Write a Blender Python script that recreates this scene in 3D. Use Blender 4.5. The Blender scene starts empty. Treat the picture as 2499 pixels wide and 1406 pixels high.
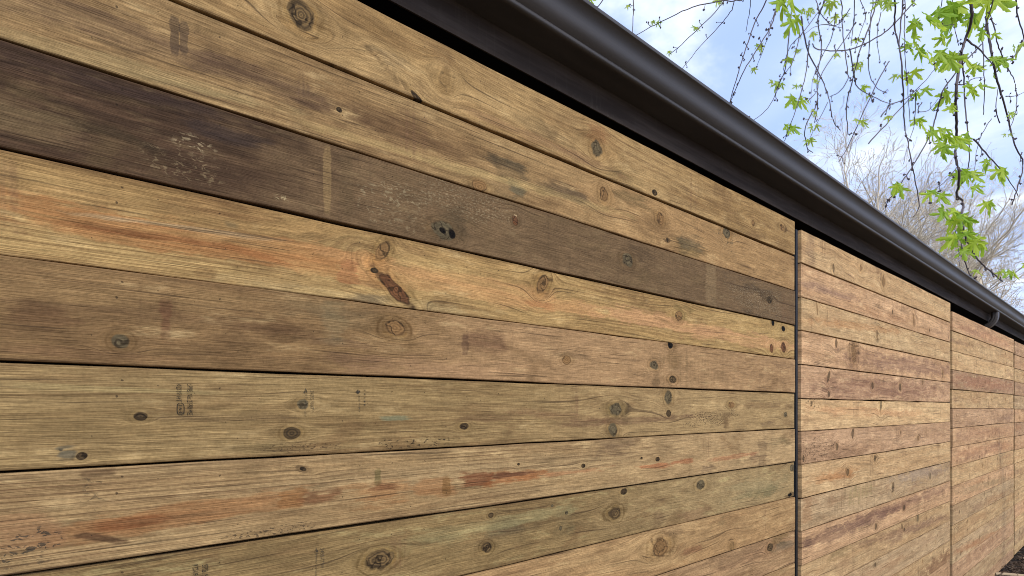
import bpy, bmesh, math, random
from mathutils import Vector, Matrix, Euler, noise as mnoise

sc = bpy.context.scene
COL = sc.collection
R = math.radians

# ------------------------------------------------------------------ camera
TH = math.atan(1.326)            # wall runs along +X, this far right of the view axis
CT, ST = math.cos(TH), math.sin(TH)
F, CX, YH = 1200.0, 1249.5, 996.0
D, CZ = 0.9774, 1.63             # distance to the fence face, eye height
cam_d = bpy.data.cameras.new('camera')
cam = bpy.data.objects.new('camera', cam_d)
COL.objects.link(cam)
cam.location = (0, -D, CZ)
cam.rotation_euler = (R(90), 0, -(R(90) - math.atan2(ST, CT)))
cam_d.sensor_width = 36
cam_d.lens = 36 * F / 2499
cam_d.shift_y = (YH - 703) / 2499
cam_d.clip_start = 0.02
cam_d.clip_end = 2000
sc.camera = cam

# ------------------------------------------------------------------ light
SUN_EL, SUN_AZ = R(46), R(-112)   # azimuth of the sun, measured from +X towards +Y
world = bpy.data.worlds.new('World')
sc.world = world
world.use_nodes = True
wn, wl = world.node_tree.nodes, world.node_tree.links
wn.clear()
w_out = wn.new('ShaderNodeOutputWorld')
w_bg = wn.new('ShaderNodeBackground')
w_bg.inputs['Strength'].default_value = 0.076
w_sky = wn.new('ShaderNodeTexSky')
w_sky.sky_type = 'NISHITA'
w_sky.sun_disc = False
w_sky.sun_elevation = SUN_EL
w_sky.sun_rotation = R(90) - SUN_AZ
w_sky.air_density = 1.0
w_sky.dust_density = 0.6
w_tc = wn.new('ShaderNodeTexCoord')
w_sep = wn.new('ShaderNodeSeparateXYZ')
wl.new(w_tc.outputs['Generated'], w_sep.inputs[0])


def wmath(op, a, b=None):
    n = wn.new('ShaderNodeMath'); n.operation = op
    for i, v in enumerate((a, b)):
        if v is None: continue
        if isinstance(v, (int, float)): n.inputs[i].default_value = v
        else: wl.new(v, n.inputs[i])
    return n.outputs[0]


zc = wmath('ADD', wmath('MAXIMUM', w_sep.outputs[2], 0.0), 0.12)
w_cmb = wn.new('ShaderNodeCombineXYZ')
wl.new(wmath('DIVIDE', w_sep.outputs[0], zc), w_cmb.inputs[0])
wl.new(wmath('DIVIDE', w_sep.outputs[1], zc), w_cmb.inputs[1])


def wnoise(scale, detail, rough, loc, dist=0.0):
    mp = wn.new('ShaderNodeMapping'); mp.inputs['Location'].default_value = loc
    mp.inputs['Scale'].default_value = (scale, scale, scale)
    wl.new(w_cmb.outputs[0], mp.inputs[0])
    n = wn.new('ShaderNodeTexNoise')
    n.inputs['Scale'].default_value = 1.0
    n.inputs['Detail'].default_value = detail
    n.inputs['Roughness'].default_value = rough
    n.inputs['Distortion'].default_value = dist
    wl.new(mp.outputs[0], n.inputs['Vector'])
    return n.outputs[0]


def wrange(v, a, b, c=0.0, d=1.0):
    n = wn.new('ShaderNodeMapRange'); n.interpolation_type = 'SMOOTHSTEP'
    wl.new(v, n.inputs[0])
    for i, q in enumerate((a, b, c, d)): n.inputs[i + 1].default_value = q
    return n.outputs[0]


def wmix(f, a, b):
    n = wn.new('ShaderNodeMix'); n.data_type = 'RGBA'
    for i, v in ((0, f), (6, a), (7, b)):
        if isinstance(v, tuple): n.inputs[i].default_value = v
        elif isinstance(v, (int, float)): n.inputs[i].default_value = v
        else: wl.new(v, n.inputs[i])
    return n.outputs[2]


veil = wrange(wnoise(0.9, 3, 0.55, (3.1, 1.7, 0), 0.4), 0.22, 0.62, 0.25, 0.8)
puff = wrange(wnoise(1.9, 6, 0.6, (8.3, 4.2, 0), 0.25), 0.43, 0.68)
tone = wrange(wnoise(2.6, 3, 0.6, (1.4, 9.2, 0)), 0.3, 0.72)
blue = wmix(0.62, w_sky.outputs[0], (2.8, 4.4, 8.7, 1))
cloud = wmix(tone, (5.4, 6.3, 8.3, 1), (7.6, 8.1, 9.2, 1))
c1 = wmix(veil, blue, (5.0, 6.0, 8.7, 1))
c2 = wmix(puff, c1, cloud)
wl.new(c2, w_bg.inputs['Color'])
wl.new(w_bg.outputs[0], w_out.inputs[0])

sun_d = bpy.data.lights.new('sun', 'SUN')
sun_d.energy = 1.5
sun_d.angle = R(22)
sun_d.color = (1.0, 0.95, 0.87)
sun = bpy.data.objects.new('sun', sun_d)
COL.objects.link(sun)
to_sun = Vector((math.cos(SUN_EL) * math.cos(SUN_AZ), math.cos(SUN_EL) * math.sin(SUN_AZ), math.sin(SUN_EL)))
sun.rotation_euler = to_sun.to_track_quat('Z', 'Y').to_euler()
sun.location = (0, -6, 9)

vs = sc.view_settings
vs.view_transform = 'Standard'
vs.look = 'None'
vs.exposure = 1.06
vs.gamma = 1.0
vs.use_curve_mapping = False
sc.cycles.filter_width = 1.0
sc.cycles.max_bounces = 5
sc.cycles.diffuse_bounces = 2
sc.cycles.glossy_bounces = 2
sc.cycles.transparent_max_bounces = 8


# ------------------------------------------------------------------ helpers
def lin(c, k=1.0):
    o = []
    for v in c:
        v = v / 255.0
        o.append(k * (v / 12.92 if v <= 0.04045 else ((v + 0.055) / 1.055) ** 2.4))
    return tuple(o)


def unproj(x, y, yw=0.0):
    """photograph pixel -> point on the upright plane Y = yw"""
    a = (x - CX) / F
    z = (yw + D) / (ST - a * CT)
    return Vector((z * (CT + a * ST), yw, CZ + (YH - y) / F * z))


def px_m(x, yw=0.0):
    """metres per pixel (along the wall, upright) at pixel column x on plane yw"""
    a = (x - CX) / F
    z = (yw + D) / (ST - a * CT)
    return z / F / (ST - a * CT), z / F


def tag(o, label=None, cat=None, group=None, kind=None):
    if label: o['label'] = label
    if cat: o['category'] = cat
    if group: o['group'] = group
    if kind: o['kind'] = kind
    return o


def link(name, me, mat=None, parent=None, loc=None):
    o = bpy.data.objects.new(name, me)
    COL.objects.link(o)
    if mat is not None and me is not None and not me.materials: me.materials.append(mat)
    if parent is not None: o.parent = parent
    if loc is not None: o.location = loc
    return o


def empty(name, loc=(0, 0, 0)):
    return link(name, None, loc=loc)


def mesh(name, v, f, smooth=False):
    me = bpy.data.meshes.new(name)
    me.from_pydata([tuple(p) for p in v], [], f)
    if smooth: me.polygons.foreach_set('use_smooth', [True] * len(me.polygons))
    me.update()
    return me


def sweep(name, prof, xs, dz=0.0, closed=False, smooth=False, caps=False):
    """extrude a (y, z) profile along X; dz is the rise per metre"""
    v, f = [], []
    n = len(prof)
    for x in xs:
        for (y, z) in prof: v.append((x, y, z + dz * x))
    m = n if closed else n - 1
    for i in range(len(xs) - 1):
        for j in range(m):
            a, b = i * n + j, i * n + (j + 1) % n
            f.append((a, b, b + n, a + n))
    if caps:
        f.append(tuple(range(n)))
        f.append(tuple(range((len(xs) - 1) * n, len(xs) * n))[::-1])
    me = mesh(name, v, f, smooth)
    return me


def fix_normals(me):
    bm = bmesh.new(); bm.from_mesh(me)
    bmesh.ops.recalc_face_normals(bm, faces=bm.faces)
    bm.to_mesh(me); bm.free()
    return me


class Tubes:
    """collects tapered tubes in one mesh"""
    def __init__(s): s.v, s.f = [], []

    def tube(s, pts, rads, sides=5, cap=True):
        n = len(pts)
        b0 = len(s.v)
        up = Vector((0.13, 0.21, 0.97))
        for i in range(n):
            t = (pts[min(i + 1, n - 1)] - pts[max(i - 1, 0)])
            if t.length < 1e-9: t = Vector((0, 0, -1))
            t.normalize()
            a = t.cross(up)
            if a.length < 1e-3: a = t.cross(Vector((1, 0, 0)))
            a.normalize(); b = t.cross(a)
            for k in range(sides):
                w = 2 * math.pi * k / sides
                s.v.append(pts[i] + (a * math.cos(w) + b * math.sin(w)) * rads[i])
        for i in range(n - 1):
            for k in range(sides):
                p, q = b0 + i * sides + k, b0 + i * sides + (k + 1) % sides
                s.f.append((p, q, q + sides, p + sides))
        if cap:
            s.f.append(tuple(b0 + (n - 1) * sides + k for k in range(sides)))

    def blob(s, c, r, rng, squash=1.0):
        b0 = len(s.v)
        for d in ((1, 0, 0), (0, 1, 0), (-1, 0, 0), (0, -1, 0), (0, 0, squash), (0, 0, -squash)):
            s.v.append(c + Vector(d) * r * rng.uniform(0.75, 1.25))
        for k in range(4):
            s.f.append((b0 + k, b0 + (k + 1) % 4, b0 + 4))
            s.f.append((b0 + (k + 1) % 4, b0 + k, b0 + 5))

    def build(s, name, mat, parent=None, smooth=True):
        return link(name, mesh(name, s.v, s.f, smooth), mat, parent)


class G:
    """small wrapper to write node trees"""
    def __init__(s, name):
        s.mat = bpy.data.materials.new(name); s.mat.use_nodes = True
        s.nt = s.mat.node_tree; s.nt.nodes.clear()
        s.out = s.n('ShaderNodeOutputMaterial')

    def n(s, t): return s.nt.nodes.new(t)

    def put(s, sock, v):
        if v is None: return
        if isinstance(v, bpy.types.NodeSocket): s.nt.links.new(v, sock)
        elif isinstance(v, (tuple, list)) and sock.type == 'RGBA': sock.default_value = tuple(v[:3]) + (1,)
        else: sock.default_value = v

    def m(s, op, a, b=None, c=None, clamp=False):
        n = s.n('ShaderNodeMath'); n.operation = op; n.use_clamp = clamp
        for i, v in enumerate((a, b, c)): s.put(n.inputs[i], v)
        return n.outputs[0]

    def vm(s, op, a, b=None):
        n = s.n('ShaderNodeVectorMath'); n.operation = op
        s.put(n.inputs[0], a); s.put(n.inputs[1], b)
        return n.outputs['Value'] if op in ('LENGTH', 'DOT_PRODUCT') else n.outputs[0]

    def map(s, vec, loc=(0, 0, 0), rot=(0, 0, 0), scale=(1, 1, 1), t='POINT'):
        n = s.n('ShaderNodeMapping'); n.vector_type = t
        s.put(n.inputs[0], vec); n.inputs[1].default_value = loc
        n.inputs[2].default_value = rot; n.inputs[3].default_value = scale
        return n.outputs[0]

    def noise(s, vec, scale=(1, 1, 1), loc=(0, 0, 0), detail=2.0, rough=0.5, dist=0.0):
        n = s.n('ShaderNodeTexNoise')
        s.put(n.inputs['Vector'], s.map(vec, loc, (0, 0, 0), scale))
        n.inputs['Scale'].default_value = 1.0
        n.inputs['Detail'].default_value = detail
        n.inputs['Roughness'].default_value = rough
        n.inputs['Distortion'].default_value = dist
        return n.outputs[0]

    def mr(s, v, a, b, c=0.0, d=1.0, smooth=True):
        n = s.n('ShaderNodeMapRange')
        n.interpolation_type = 'SMOOTHSTEP' if smooth else 'LINEAR'
        for i, q in enumerate((v, a, b, c, d)): s.put(n.inputs[i], q)
        return n.outputs[0]

    def mix(s, f, a, b, blend='MIX'):
        n = s.n('ShaderNodeMix'); n.data_type = 'RGBA'; n.blend_type = blend
        s.put(n.inputs[0], f); s.put(n.inputs[6], a); s.put(n.inputs[7], b)
        return n.outputs[2]

    def obj(s): return s.n('ShaderNodeTexCoord').outputs['Object']

    def xyz(s, v):
        n = s.n('ShaderNodeSeparateXYZ'); s.put(n.inputs[0], v); return n.outputs

    def comb(s, x, y, z):
        n = s.n('ShaderNodeCombineXYZ')
        for i, v in enumerate((x, y, z)): s.put(n.inputs[i], v)
        return n.outputs[0]

    def pbr(s, col, rough=0.7, spec=0.3, metal=0.0, bump=None, dist=0.001, strength=1.0):
        b = s.n('ShaderNodeBsdfPrincipled')
        s.put(b.inputs['Base Color'], col); s.put(b.inputs['Roughness'], rough)
        s.put(b.inputs['Specular IOR Level'], spec); s.put(b.inputs['Metallic'], metal)
        if bump is not None:
            n = s.n('ShaderNodeBump'); n.inputs['Strength'].default_value = strength
            n.inputs['Distance'].default_value = dist
            s.put(n.inputs['Height'], bump); s.nt.links.new(n.outputs[0], b.inputs['Normal'])
        s.nt.links.new(b.outputs[0], s.out.inputs[0])
        return b


# ------------------------------------------------------------------ weathered wood
KW = 1.03                       # picture colour -> base colour of the timber
WARM = (1.0, 1.0, 0.92)
KNOT = {                        # mid, dark, ring count, dark rim, opacity
    'dark': ((92, 72, 46), (56, 45, 33), 2.2, 0.65, 1.0),
    'tan': ((150, 112, 70), (112, 82, 50), 2.6, 0.5, .9),
    'grey': ((112, 98, 72), (82, 72, 54), 2.0, 0.45, .92),
    'eye': ((124, 98, 62), (72, 57, 40), 3.2, 0.7, 1.0),
    'red': ((128, 82, 50), (84, 54, 36), 2.4, 0.6, .95),
    'hole': ((20, 17, 15), (8, 7, 7), 1.0, 0.6, 1.0),
    'faint': ((142, 110, 68), (122, 94, 58), 2.0, 0.2, .55),
}


def wl_(c):
    c = [q * w for q, w in zip(lin(c, KW), WARM)]
    m = .3 * c[0] + .6 * c[1] + .1 * c[2]
    return tuple(q + (m - q) * .06 for q in c)


class GG(G):
    """node group builder"""
    def __init__(s, name, ins, outs):
        s.nt = bpy.data.node_groups.new(name, 'ShaderNodeTree')
        for n, t in ins: s.nt.interface.new_socket(n, in_out='INPUT', socket_type='NodeSocket' + t)
        for n, t in outs: s.nt.interface.new_socket(n, in_out='OUTPUT', socket_type='NodeSocket' + t)
        s.i = s.n('NodeGroupInput').outputs
        s.o = s.n('NodeGroupOutput').inputs


def use(g, grp, **kw):
    n = g.n('ShaderNodeGroup'); n.node_tree = grp.nt
    for k, v in kw.items(): g.put(n.inputs[k], v)
    return n.outputs


def smap(g, vec, loc, rot, scale):
    n = g.n('ShaderNodeMapping'); n.vector_type = 'TEXTURE'
    for i, q in enumerate((vec, loc, rot, scale)): g.put(n.inputs[i], q)
    return n.outputs[0]


def seeded(g, P, seed):
    return g.vm('ADD', P, g.comb(seed, 0.0, 0.0))


# -- shared noises
NZ = GG('wood_noises', [('P', 'Vector'), ('Seed', 'Float')], [('wob', 'Float'), ('wob2', 'Float'), ('warp', 'Float'), ('blot', 'Float'), ('vert', 'Float'), ('pale', 'Float')])
_p, _s = NZ.i['P'], NZ.i['Seed']
_q = NZ.vm('ADD', _p, NZ.comb(_s, 0.0, 0.0))
NZ.put(NZ.o['wob'], NZ.noise(_q, (26, 26, 26), (0, 0, 0), 2, .6))
NZ.put(NZ.o['wob2'], NZ.noise(_q, (9, 9, 24), (0, 3, 0), 3, .65))
NZ.put(NZ.o['warp'], NZ.noise(_q, (.9, 1, 5.5), (0, 1, 0), 2, .5))
NZ.put(NZ.o['blot'], NZ.noise(_q, (3.6, 1, 11), (0, 17, 0), 4, .68, .5))
NZ.put(NZ.o['vert'], NZ.noise(_q, (62, 1, 3.4), (0, 19, 0), 3, .62))
NZ.put(NZ.o['pale'], NZ.noise(_q, (6, 1, 26), (0, 23, 0), 4, .72))
# -- grain deflected round a knot
KD = GG('knot_field', [('P', 'Vector'), ('Psi', 'Float'), ('wob', 'Float'), ('C', 'Vector'), ('Rot', 'Vector'), ('S1', 'Vector'), ('S2', 'Vector')], [('Psi', 'Float'), ('R', 'Float'), ('R2', 'Float')])
_e = smap(KD, KD.i['P'], KD.i['C'], KD.i['Rot'], KD.i['S1'])
_e2 = smap(KD, KD.i['P'], KD.i['C'], KD.i['Rot'], KD.i['S2'])
KD.put(KD.o['R'], KD.m('ADD', KD.vm('LENGTH', _e), KD.m('MULTIPLY_ADD', KD.i['wob'], 1.3, -.65)))
_d = KD.vm('DOT_PRODUCT', _e2, _e2)
KD.put(KD.o['R2'], KD.m('SQRT', _d))
_dz = KD.xyz(KD.vm('SUBTRACT', KD.i['P'], KD.i['C']))[2]
KD.put(KD.o['Psi'], KD.m('SUBTRACT', KD.i['Psi'], KD.m('DIVIDE', _dz, KD.m('MAXIMUM', _d, 1.0))))
# -- the timber itself
WB = GG('wood_base', [('P', 'Vector'), ('Psi', 'Float'), ('Seed', 'Float'), ('warp', 'Float'), ('blot', 'Float'), ('vert', 'Float'), ('pale', 'Float'), ('wob2', 'Float'), ('A', 'Color'), ('B', 'Color'), ('C', 'Color'),
                      ('wave', 'Float'), ('ringf', 'Float'), ('ramp', 'Float'), ('streaks', 'Float'), ('G0', 'Float'), ('G1', 'Float'), ('GC', 'Color'), ('GS', 'Float'), ('BC', 'Color'), ('B0', 'Float'), ('B1', 'Float'), ('BS', 'Float'),
                      ('PC', 'Color'), ('PS', 'Float'), ('VS', 'Float')], [('Color', 'Color'), ('streak', 'Float'), ('line', 'Float'), ('fine', 'Float'), ('chk', 'Float')])
_i = WB.i
_X = WB.m('ADD', WB.xyz(_i['P'])[0], _i['Seed'])
_ps = WB.m('ADD', _i['Psi'], WB.m('MULTIPLY', WB.m('SUBTRACT', _i['warp'], .5), _i['wave']))
_Pw = WB.comb(_X, 0.0, _ps)
_irr = WB.noise(_Pw, (.25, 1, 22), (0, 5, 0), 1, .5)
_fr = WB.m('FRACT', WB.m('ADD', WB.m('MULTIPLY', _ps, _i['ringf']), WB.m('MULTIPLY', _irr, 5.0)))
_ln = WB.m('MULTIPLY', WB.m('POWER', _fr, 2.6), WB.mr(_fr, 1.0, .88))
_ln = WB.m('MULTIPLY', _ln, WB.mr(WB.noise(_Pw, (1.6, 1, 11), (0, 7, 0), 3, .6), .34, .66, .06, 1.0))
_st = WB.noise(_Pw, (2.2, 1, 58), (0, 13, 0), 4, .62)
_wd = WB.noise(_Pw, (1.1, 1, 15), (0, 15, 0), 3, .6)
_c = WB.mix(WB.mr(_wd, .36, .64), _i['A'], _i['B'])
_c = WB.mix(WB.m('MULTIPLY', WB.mr(_st, .46, .70), _i['streaks']), _c, _i['C'])
_c = WB.mix(WB.m('MULTIPLY', _ln, WB.m('MULTIPLY', _i['ramp'], 1.35), clamp=True), _c, _i['C'])
_c = WB.mix(WB.m('MULTIPLY', WB.mr(WB.m('ADD', WB.xyz(_i['P'])[0], WB.m('MULTIPLY_ADD', _i['wob2'], .5, -.25)), _i['G0'], _i['G1']), _i['GS']), _c, _i['GC'])
_c = WB.mix(WB.m('MULTIPLY', WB.mr(_i['blot'], _i['B0'], _i['B1']), _i['BS']), _c, _i['BC'])
_c = WB.mix(WB.m('MULTIPLY', WB.mr(_i['pale'], .54, .74), _i['PS']), _c, _i['PC'])
_c = WB.mix(WB.m('MULTIPLY', WB.mr(_i['vert'], .5, .76), _i['VS']), _c, _i['C'])
_f1 = WB.noise(_Pw, (11, 1, 300), (0, 9, 0), 3, .7)
_f2 = WB.noise(_Pw, (26, 1, 120), (0, 11, 0), 3, .7)
_f3 = WB.noise(_i['P'], (190, 190, 190), (0, 0, 2), 2, .6)
_ff = WB.m('MULTIPLY', WB.m('MULTIPLY', WB.m('MULTIPLY_ADD', _f1, 1.25, .385), WB.m('MULTIPLY_ADD', _f2, .95, .53)), WB.m('MULTIPLY', WB.m('MULTIPLY_ADD', _f3, .6, .7), WB.m('MULTIPLY', WB.m('MULTIPLY_ADD', _i['pale'], .7, .66), WB.m('MULTIPLY_ADD', _i['wob2'], .6, .7))))
WB.put(WB.o['Color'], _c); WB.put(WB.o['streak'], _st); WB.put(WB.o['line'], _ln); WB.put(WB.o['fine'], _ff)
WB.put(WB.o['chk'], WB.mr(WB.noise(_Pw, (2.6, 1, 190), (0, 31, 0), 2, .45), .63, .68))
# -- stains with ragged edges
STG = {}
for _mode in ('mix', 'streak', 'specks', 'flecks', 'blotch', 'drip'):
    q = GG('stain_' + _mode, [('P', 'Vector'), ('Color', 'Color'), ('wob2', 'Float'), ('pale', 'Float'), ('grain', 'Float'), ('n', 'Float'), ('C', 'Vector'), ('Rot', 'Vector'), ('S', 'Vector'), ('SC', 'Color'), ('St', 'Float'), ('In', 'Float'), ('Wb', 'Float')], [('Color', 'Color')])
    ex, ey, ez = q.xyz(smap(q, q.i['P'], q.i['C'], q.i['Rot'], q.i['S']))
    x2 = q.m('MULTIPLY', ex, ex)
    z2 = q.m('MULTIPLY', q.m('ABSOLUTE', ez), q.m('MULTIPLY', ez, ez))
    r = q.m('POWER', q.m('ADD', q.m('MULTIPLY', x2, x2), z2), .32)
    r = q.m('ADD', r, q.m('MULTIPLY', q.m('SUBTRACT', q.i['pale'], .5), q.m('MULTIPLY', q.i['Wb'], 4.6)))
    r = q.m('ADD', r, q.m('MULTIPLY', q.m('SUBTRACT', q.i['wob2'], .5), q.m('MULTIPLY', q.i['Wb'], 3.6)))
    r = q.m('ADD', r, q.m('MULTIPLY', q.m('SUBTRACT', q.i['grain'], .5), q.m('MULTIPLY', q.i['Wb'], 4.5)))
    mk = q.m('MULTIPLY', q.mr(r, 1.0, q.i['In']), q.i['St'])
    if _mode == 'mix': mk = q.m('MULTIPLY', mk, q.mr(q.i['grain'], .34, .54, .68, 1.0))
    if _mode == 'streak': mk = q.m('MULTIPLY', mk, q.mr(q.i['n'], .36, .56, .45, 1.0))
    elif _mode == 'blotch': mk = q.m('MULTIPLY', mk, q.mr(q.i['n'], .36, .54, .25, 1.0))
    elif _mode == 'drip': mk = q.m('MULTIPLY', mk, q.mr(q.i['n'], .42, .62, .1, 1.0))
    elif _mode == 'specks': mk = q.m('MULTIPLY', mk, q.mr(q.noise(q.i['P'], (150, 1, 260), (0, 27, 0), 2, .5), .535, .60))
    elif _mode == 'flecks': mk = q.m('MULTIPLY', mk, q.mr(q.noise(q.i['P'], (80, 1, 130), (0, 29, 0), 3, .62, .7), .535, .61))
    q.put(q.o['Color'], q.mix(mk, q.i['Color'], q.i['SC']))
    STG[_mode] = q
# -- knot colour
KP = GG('knot_paint', [('Color', 'Color'), ('R', 'Float'), ('R2', 'Float'), ('wob', 'Float'), ('wob2', 'Float'), ('Mid', 'Color'), ('Dark', 'Color'), ('Halo', 'Color'), ('rings', 'Float'), ('rim', 'Float'), ('halo', 'Float'), ('op', 'Float')], [('Color', 'Color')])
_i = KP.i
_h = KP.m('MULTIPLY', KP.mr(KP.m('ADD', _i['R2'], KP.m('MULTIPLY_ADD', _i['wob2'], 1.4, -.7)), 1.3, .45), _i['halo'])
_h = KP.m('MULTIPLY', _h, KP.m('MULTIPLY_ADD', KP.m('SINE', KP.m('MULTIPLY', _i['R'], 12.0)), .25, .75))
_c = KP.mix(_h, _i['Color'], KP.mix(1.0, _i['Color'], _i['Halo'], 'MULTIPLY'))
_pr = KP.m('MULTIPLY', KP.m('MULTIPLY', KP.mr(_i['R'], 1.0, 1.15), KP.mr(_i['R'], 1.5, 1.2)), KP.m('MULTIPLY', _i['halo'], .9))
_c = KP.mix(KP.m('MULTIPLY', _pr, KP.mr(_i['wob2'], .58, .42)), _c, KP.mix(1.0, _c, (1.45, 1.42, 1.3), 'MULTIPLY'))
_dr = KP.m('MULTIPLY', KP.m('MULTIPLY', KP.mr(_i['R'], 1.4, 1.55), KP.mr(_i['R'], 1.85, 1.6)), KP.m('MULTIPLY', _i['halo'], .75))
_c = KP.mix(KP.m('MULTIPLY', _dr, KP.mr(_i['wob2'], .42, .56)), _c, KP.mix(1.0, _c, (.5, .46, .4), 'MULTIPLY'))
_rs = KP.m('MULTIPLY_ADD', KP.m('SINE', KP.m('MULTIPLY', _i['R'], KP.m('MULTIPLY', _i['rings'], 6.283))), .4, .5)
_k = KP.mix(_rs, _i['Mid'], _i['Dark'])
_k = KP.mix(KP.mr(_i['wob'], .42, .62, 0, .6), _k, _i['Dark'])
_ck = KP.mr(KP.m('ABSOLUTE', KP.m('SUBTRACT', _i['wob'], .5)), .035, .008)
_k = KP.mix(KP.m('MULTIPLY', _ck, .75), _k, wl_((30, 23, 18)))
_rm = KP.m('MULTIPLY', KP.m('MULTIPLY', KP.mr(_i['R'], .6, .86), KP.mr(_i['R'], 1.14, .96)), _i['rim'])
_k = KP.mix(KP.m('MULTIPLY', _rm, KP.mr(_i['wob2'], .36, .6)), _k, wl_((36, 28, 21)))
KP.put(KP.o['Color'], KP.mix(KP.m('MULTIPLY', KP.mr(_i['R'], 1.12, .86), _i['op']), _c, _k))
# -- finish: fibre, checks, pits, worn arrises
WF = GG('wood_finish', [('P', 'Vector'), ('Color', 'Color'), ('fine', 'Float'), ('chk', 'Float'), ('wob2', 'Float'), ('H', 'Float')], [('Color', 'Color')])
_i = WF.i
_c = WF.mix(1.0, _i['Color'], WF.comb(_i['fine'], _i['fine'], _i['fine']), 'MULTIPLY')
_c = WF.mix(WF.m('MULTIPLY', _i['chk'], .6), _c, wl_((60, 44, 32)))
_pt = WF.mr(WF.noise(_i['P'], (115, 1, 115), (0, 33, 0), 1, .4), .75, .785)
_c = WF.mix(WF.m('MULTIPLY', _pt, .7), _c, wl_((46, 36, 28)))
_ed = WF.m('SUBTRACT', WF.m('ADD', WF.m('ABSOLUTE', WF.xyz(_i['P'])[2]), WF.m('MULTIPLY_ADD', _i['wob2'], .012, -.006)), _i['H'])
WF.put(WF.o['Color'], WF.mix(WF.mr(_ed, -.005, -.001, 0, .3), _c, wl_((88, 64, 44))))


def wood(name, spec, seed):
    """spec: a, b, r = picture colours; knots and stains in plank coordinates (metres)"""
    g = G(name)
    rng = random.Random(seed)
    sd = rng.uniform(-40, 40)
    P = g.obj()
    nz = use(g, NZ, P=P, Seed=sd)
    psi = g.xyz(P)[2]
    kn = []
    for (kx, kz, rx, rz, typ, ang, halo) in spec.get('knots', []):
        o = use(g, KD, P=P, Psi=psi, wob=nz['wob'], C=(kx, 0, kz), Rot=(0, ang, 0), S1=(rx, 50, rz), S2=(rx * 2.2, 50, rz * 1.4))
        psi = o['Psi']
        kn.append((o, typ, halo))
    g0, g1, gc, gs = spec.get('grad', (0, 1, (0, 0, 0), 0.0))
    bc, b0, b1, bs = spec.get('blot', ((112, 84, 54), .5, .68, .55))
    w = use(g, WB, P=P, Psi=psi, Seed=sd, warp=nz['warp'], blot=nz['blot'], vert=nz['vert'], pale=nz['pale'], wob2=nz['wob2'], A=wl_(spec['a']), B=wl_(spec['b']), C=wl_(spec['r']),
            wave=spec.get('wave', .05), ringf=spec.get('ringf', 105.0), ramp=spec.get('ramp', .6), streaks=spec.get('streak', .55), G0=g0, G1=g1, GC=wl_(gc), GS=gs, BC=wl_(bc), B0=b0, B1=b1, BS=bs,
            PC=wl_(spec.get('palec', (192, 164, 116))), PS=spec.get('pale', .42), VS=spec.get('vert', .09) * 2)
    col = w['Color']
    nn = {'mix': None, 'streak': w['streak'], 'blotch': nz['blot'], 'drip': nz['vert'], 'specks': None, 'flecks': None}
    for (x, z, rx, rz, c, st, soft, ang, wb, mode) in spec.get('stains', []):
        col = use(g, STG[mode], P=P, Color=col, wob2=nz['wob2'], pale=nz['pale'], grain=w['streak'], n=nn[mode], C=(x, 0, z), Rot=(0, ang, 0), S=(rx * 1.25, 50, rz * 1.3), SC=wl_(c if 'kop' not in spec else (c[0], c[1] * 1.02, c[2])), St=st * (.92 if 'kop' not in spec else .85), In=max(1.0 - soft * .8, .0), Wb=wb)['Color']
    col = use(g, WF, P=P, Color=col, fine=w['fine'], chk=w['chk'], wob2=nz['wob2'], H=spec['h'] / 2)['Color']
    for (o, typ, halo) in kn:
        mid, dark, rings, rim, op = KNOT[typ]
        col = use(g, KP, Color=col, R=o['R'], R2=o['R2'], wob=nz['wob'], wob2=nz['wob2'], Mid=wl_(mid), Dark=wl_(dark), Halo=(.56, .52, .44), rings=rings, rim=rim, halo=halo, op=op * spec.get('kop', 1.0))['Color']
    hb = g.noise(P, (14, 1, 420), (sd, 9, 0), 2, .7)
    g.pbr(col, .8, .08, bump=hb, dist=.002, strength=.9)
    return g.mat


def plain(name, c, rough=0.6, spec=0.3, var=0.25, scale=20.0, bump=0.0, metal=0.0):
    g = G(name)
    p = g.obj()
    n = g.noise(p, (scale, scale, scale), (2, 3, 4), 5, 0.6)
    f = g.m('MULTIPLY_ADD', n, 2 * var, 1 - var)
    col = g.mix(1.0, c, g.comb(f, f, f), 'MULTIPLY')
    g.pbr(col, rough, spec, metal, bump=n if bump else None, dist=bump or 0.001)
    return g.mat


# ------------------------------------------------------------------ ground
def ground_mat():
    g = G('mulch_ground')
    p = g.obj()
    n1 = g.noise(p, (14, 14, 14), (0, 0, 0), 8, 0.7)
    n2 = g.noise(p, (0.5, 0.5, 0.5), (3, 0, 0), 4, 0.5)
    n3 = g.noise(p, (60, 60, 60), (7, 1, 0), 4, 0.7)
    c = g.mix(g.mr(n1, 0.35, 0.7), (0.012, 0.009, 0.007), (0.05, 0.037, 0.027))
    c = g.mix(g.mr(n3, 0.55, 0.75, 0, 0.7), c, (0.14, 0.105, 0.075))
    x, y, z = g.xyz(p)
    bounce_dirt = g.mr(g.m('ADD', y, g.m('MULTIPLY', n2, -.5)), -.75, -1.1)  # pale tan dirt out of view, toned to bounce warm light under the eave
    c = g.mix(bounce_dirt, c, g.mix(g.mr(n1, 0.3, 0.7), (0.20, 0.16, 0.11), (0.34, 0.28, 0.20)))
    g.pbr(c, 0.9, 0.15, bump=g.m('ADD', n1, g.m('MULTIPLY', n3, 0.5)), dist=0.03)
    return g.mat


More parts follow.
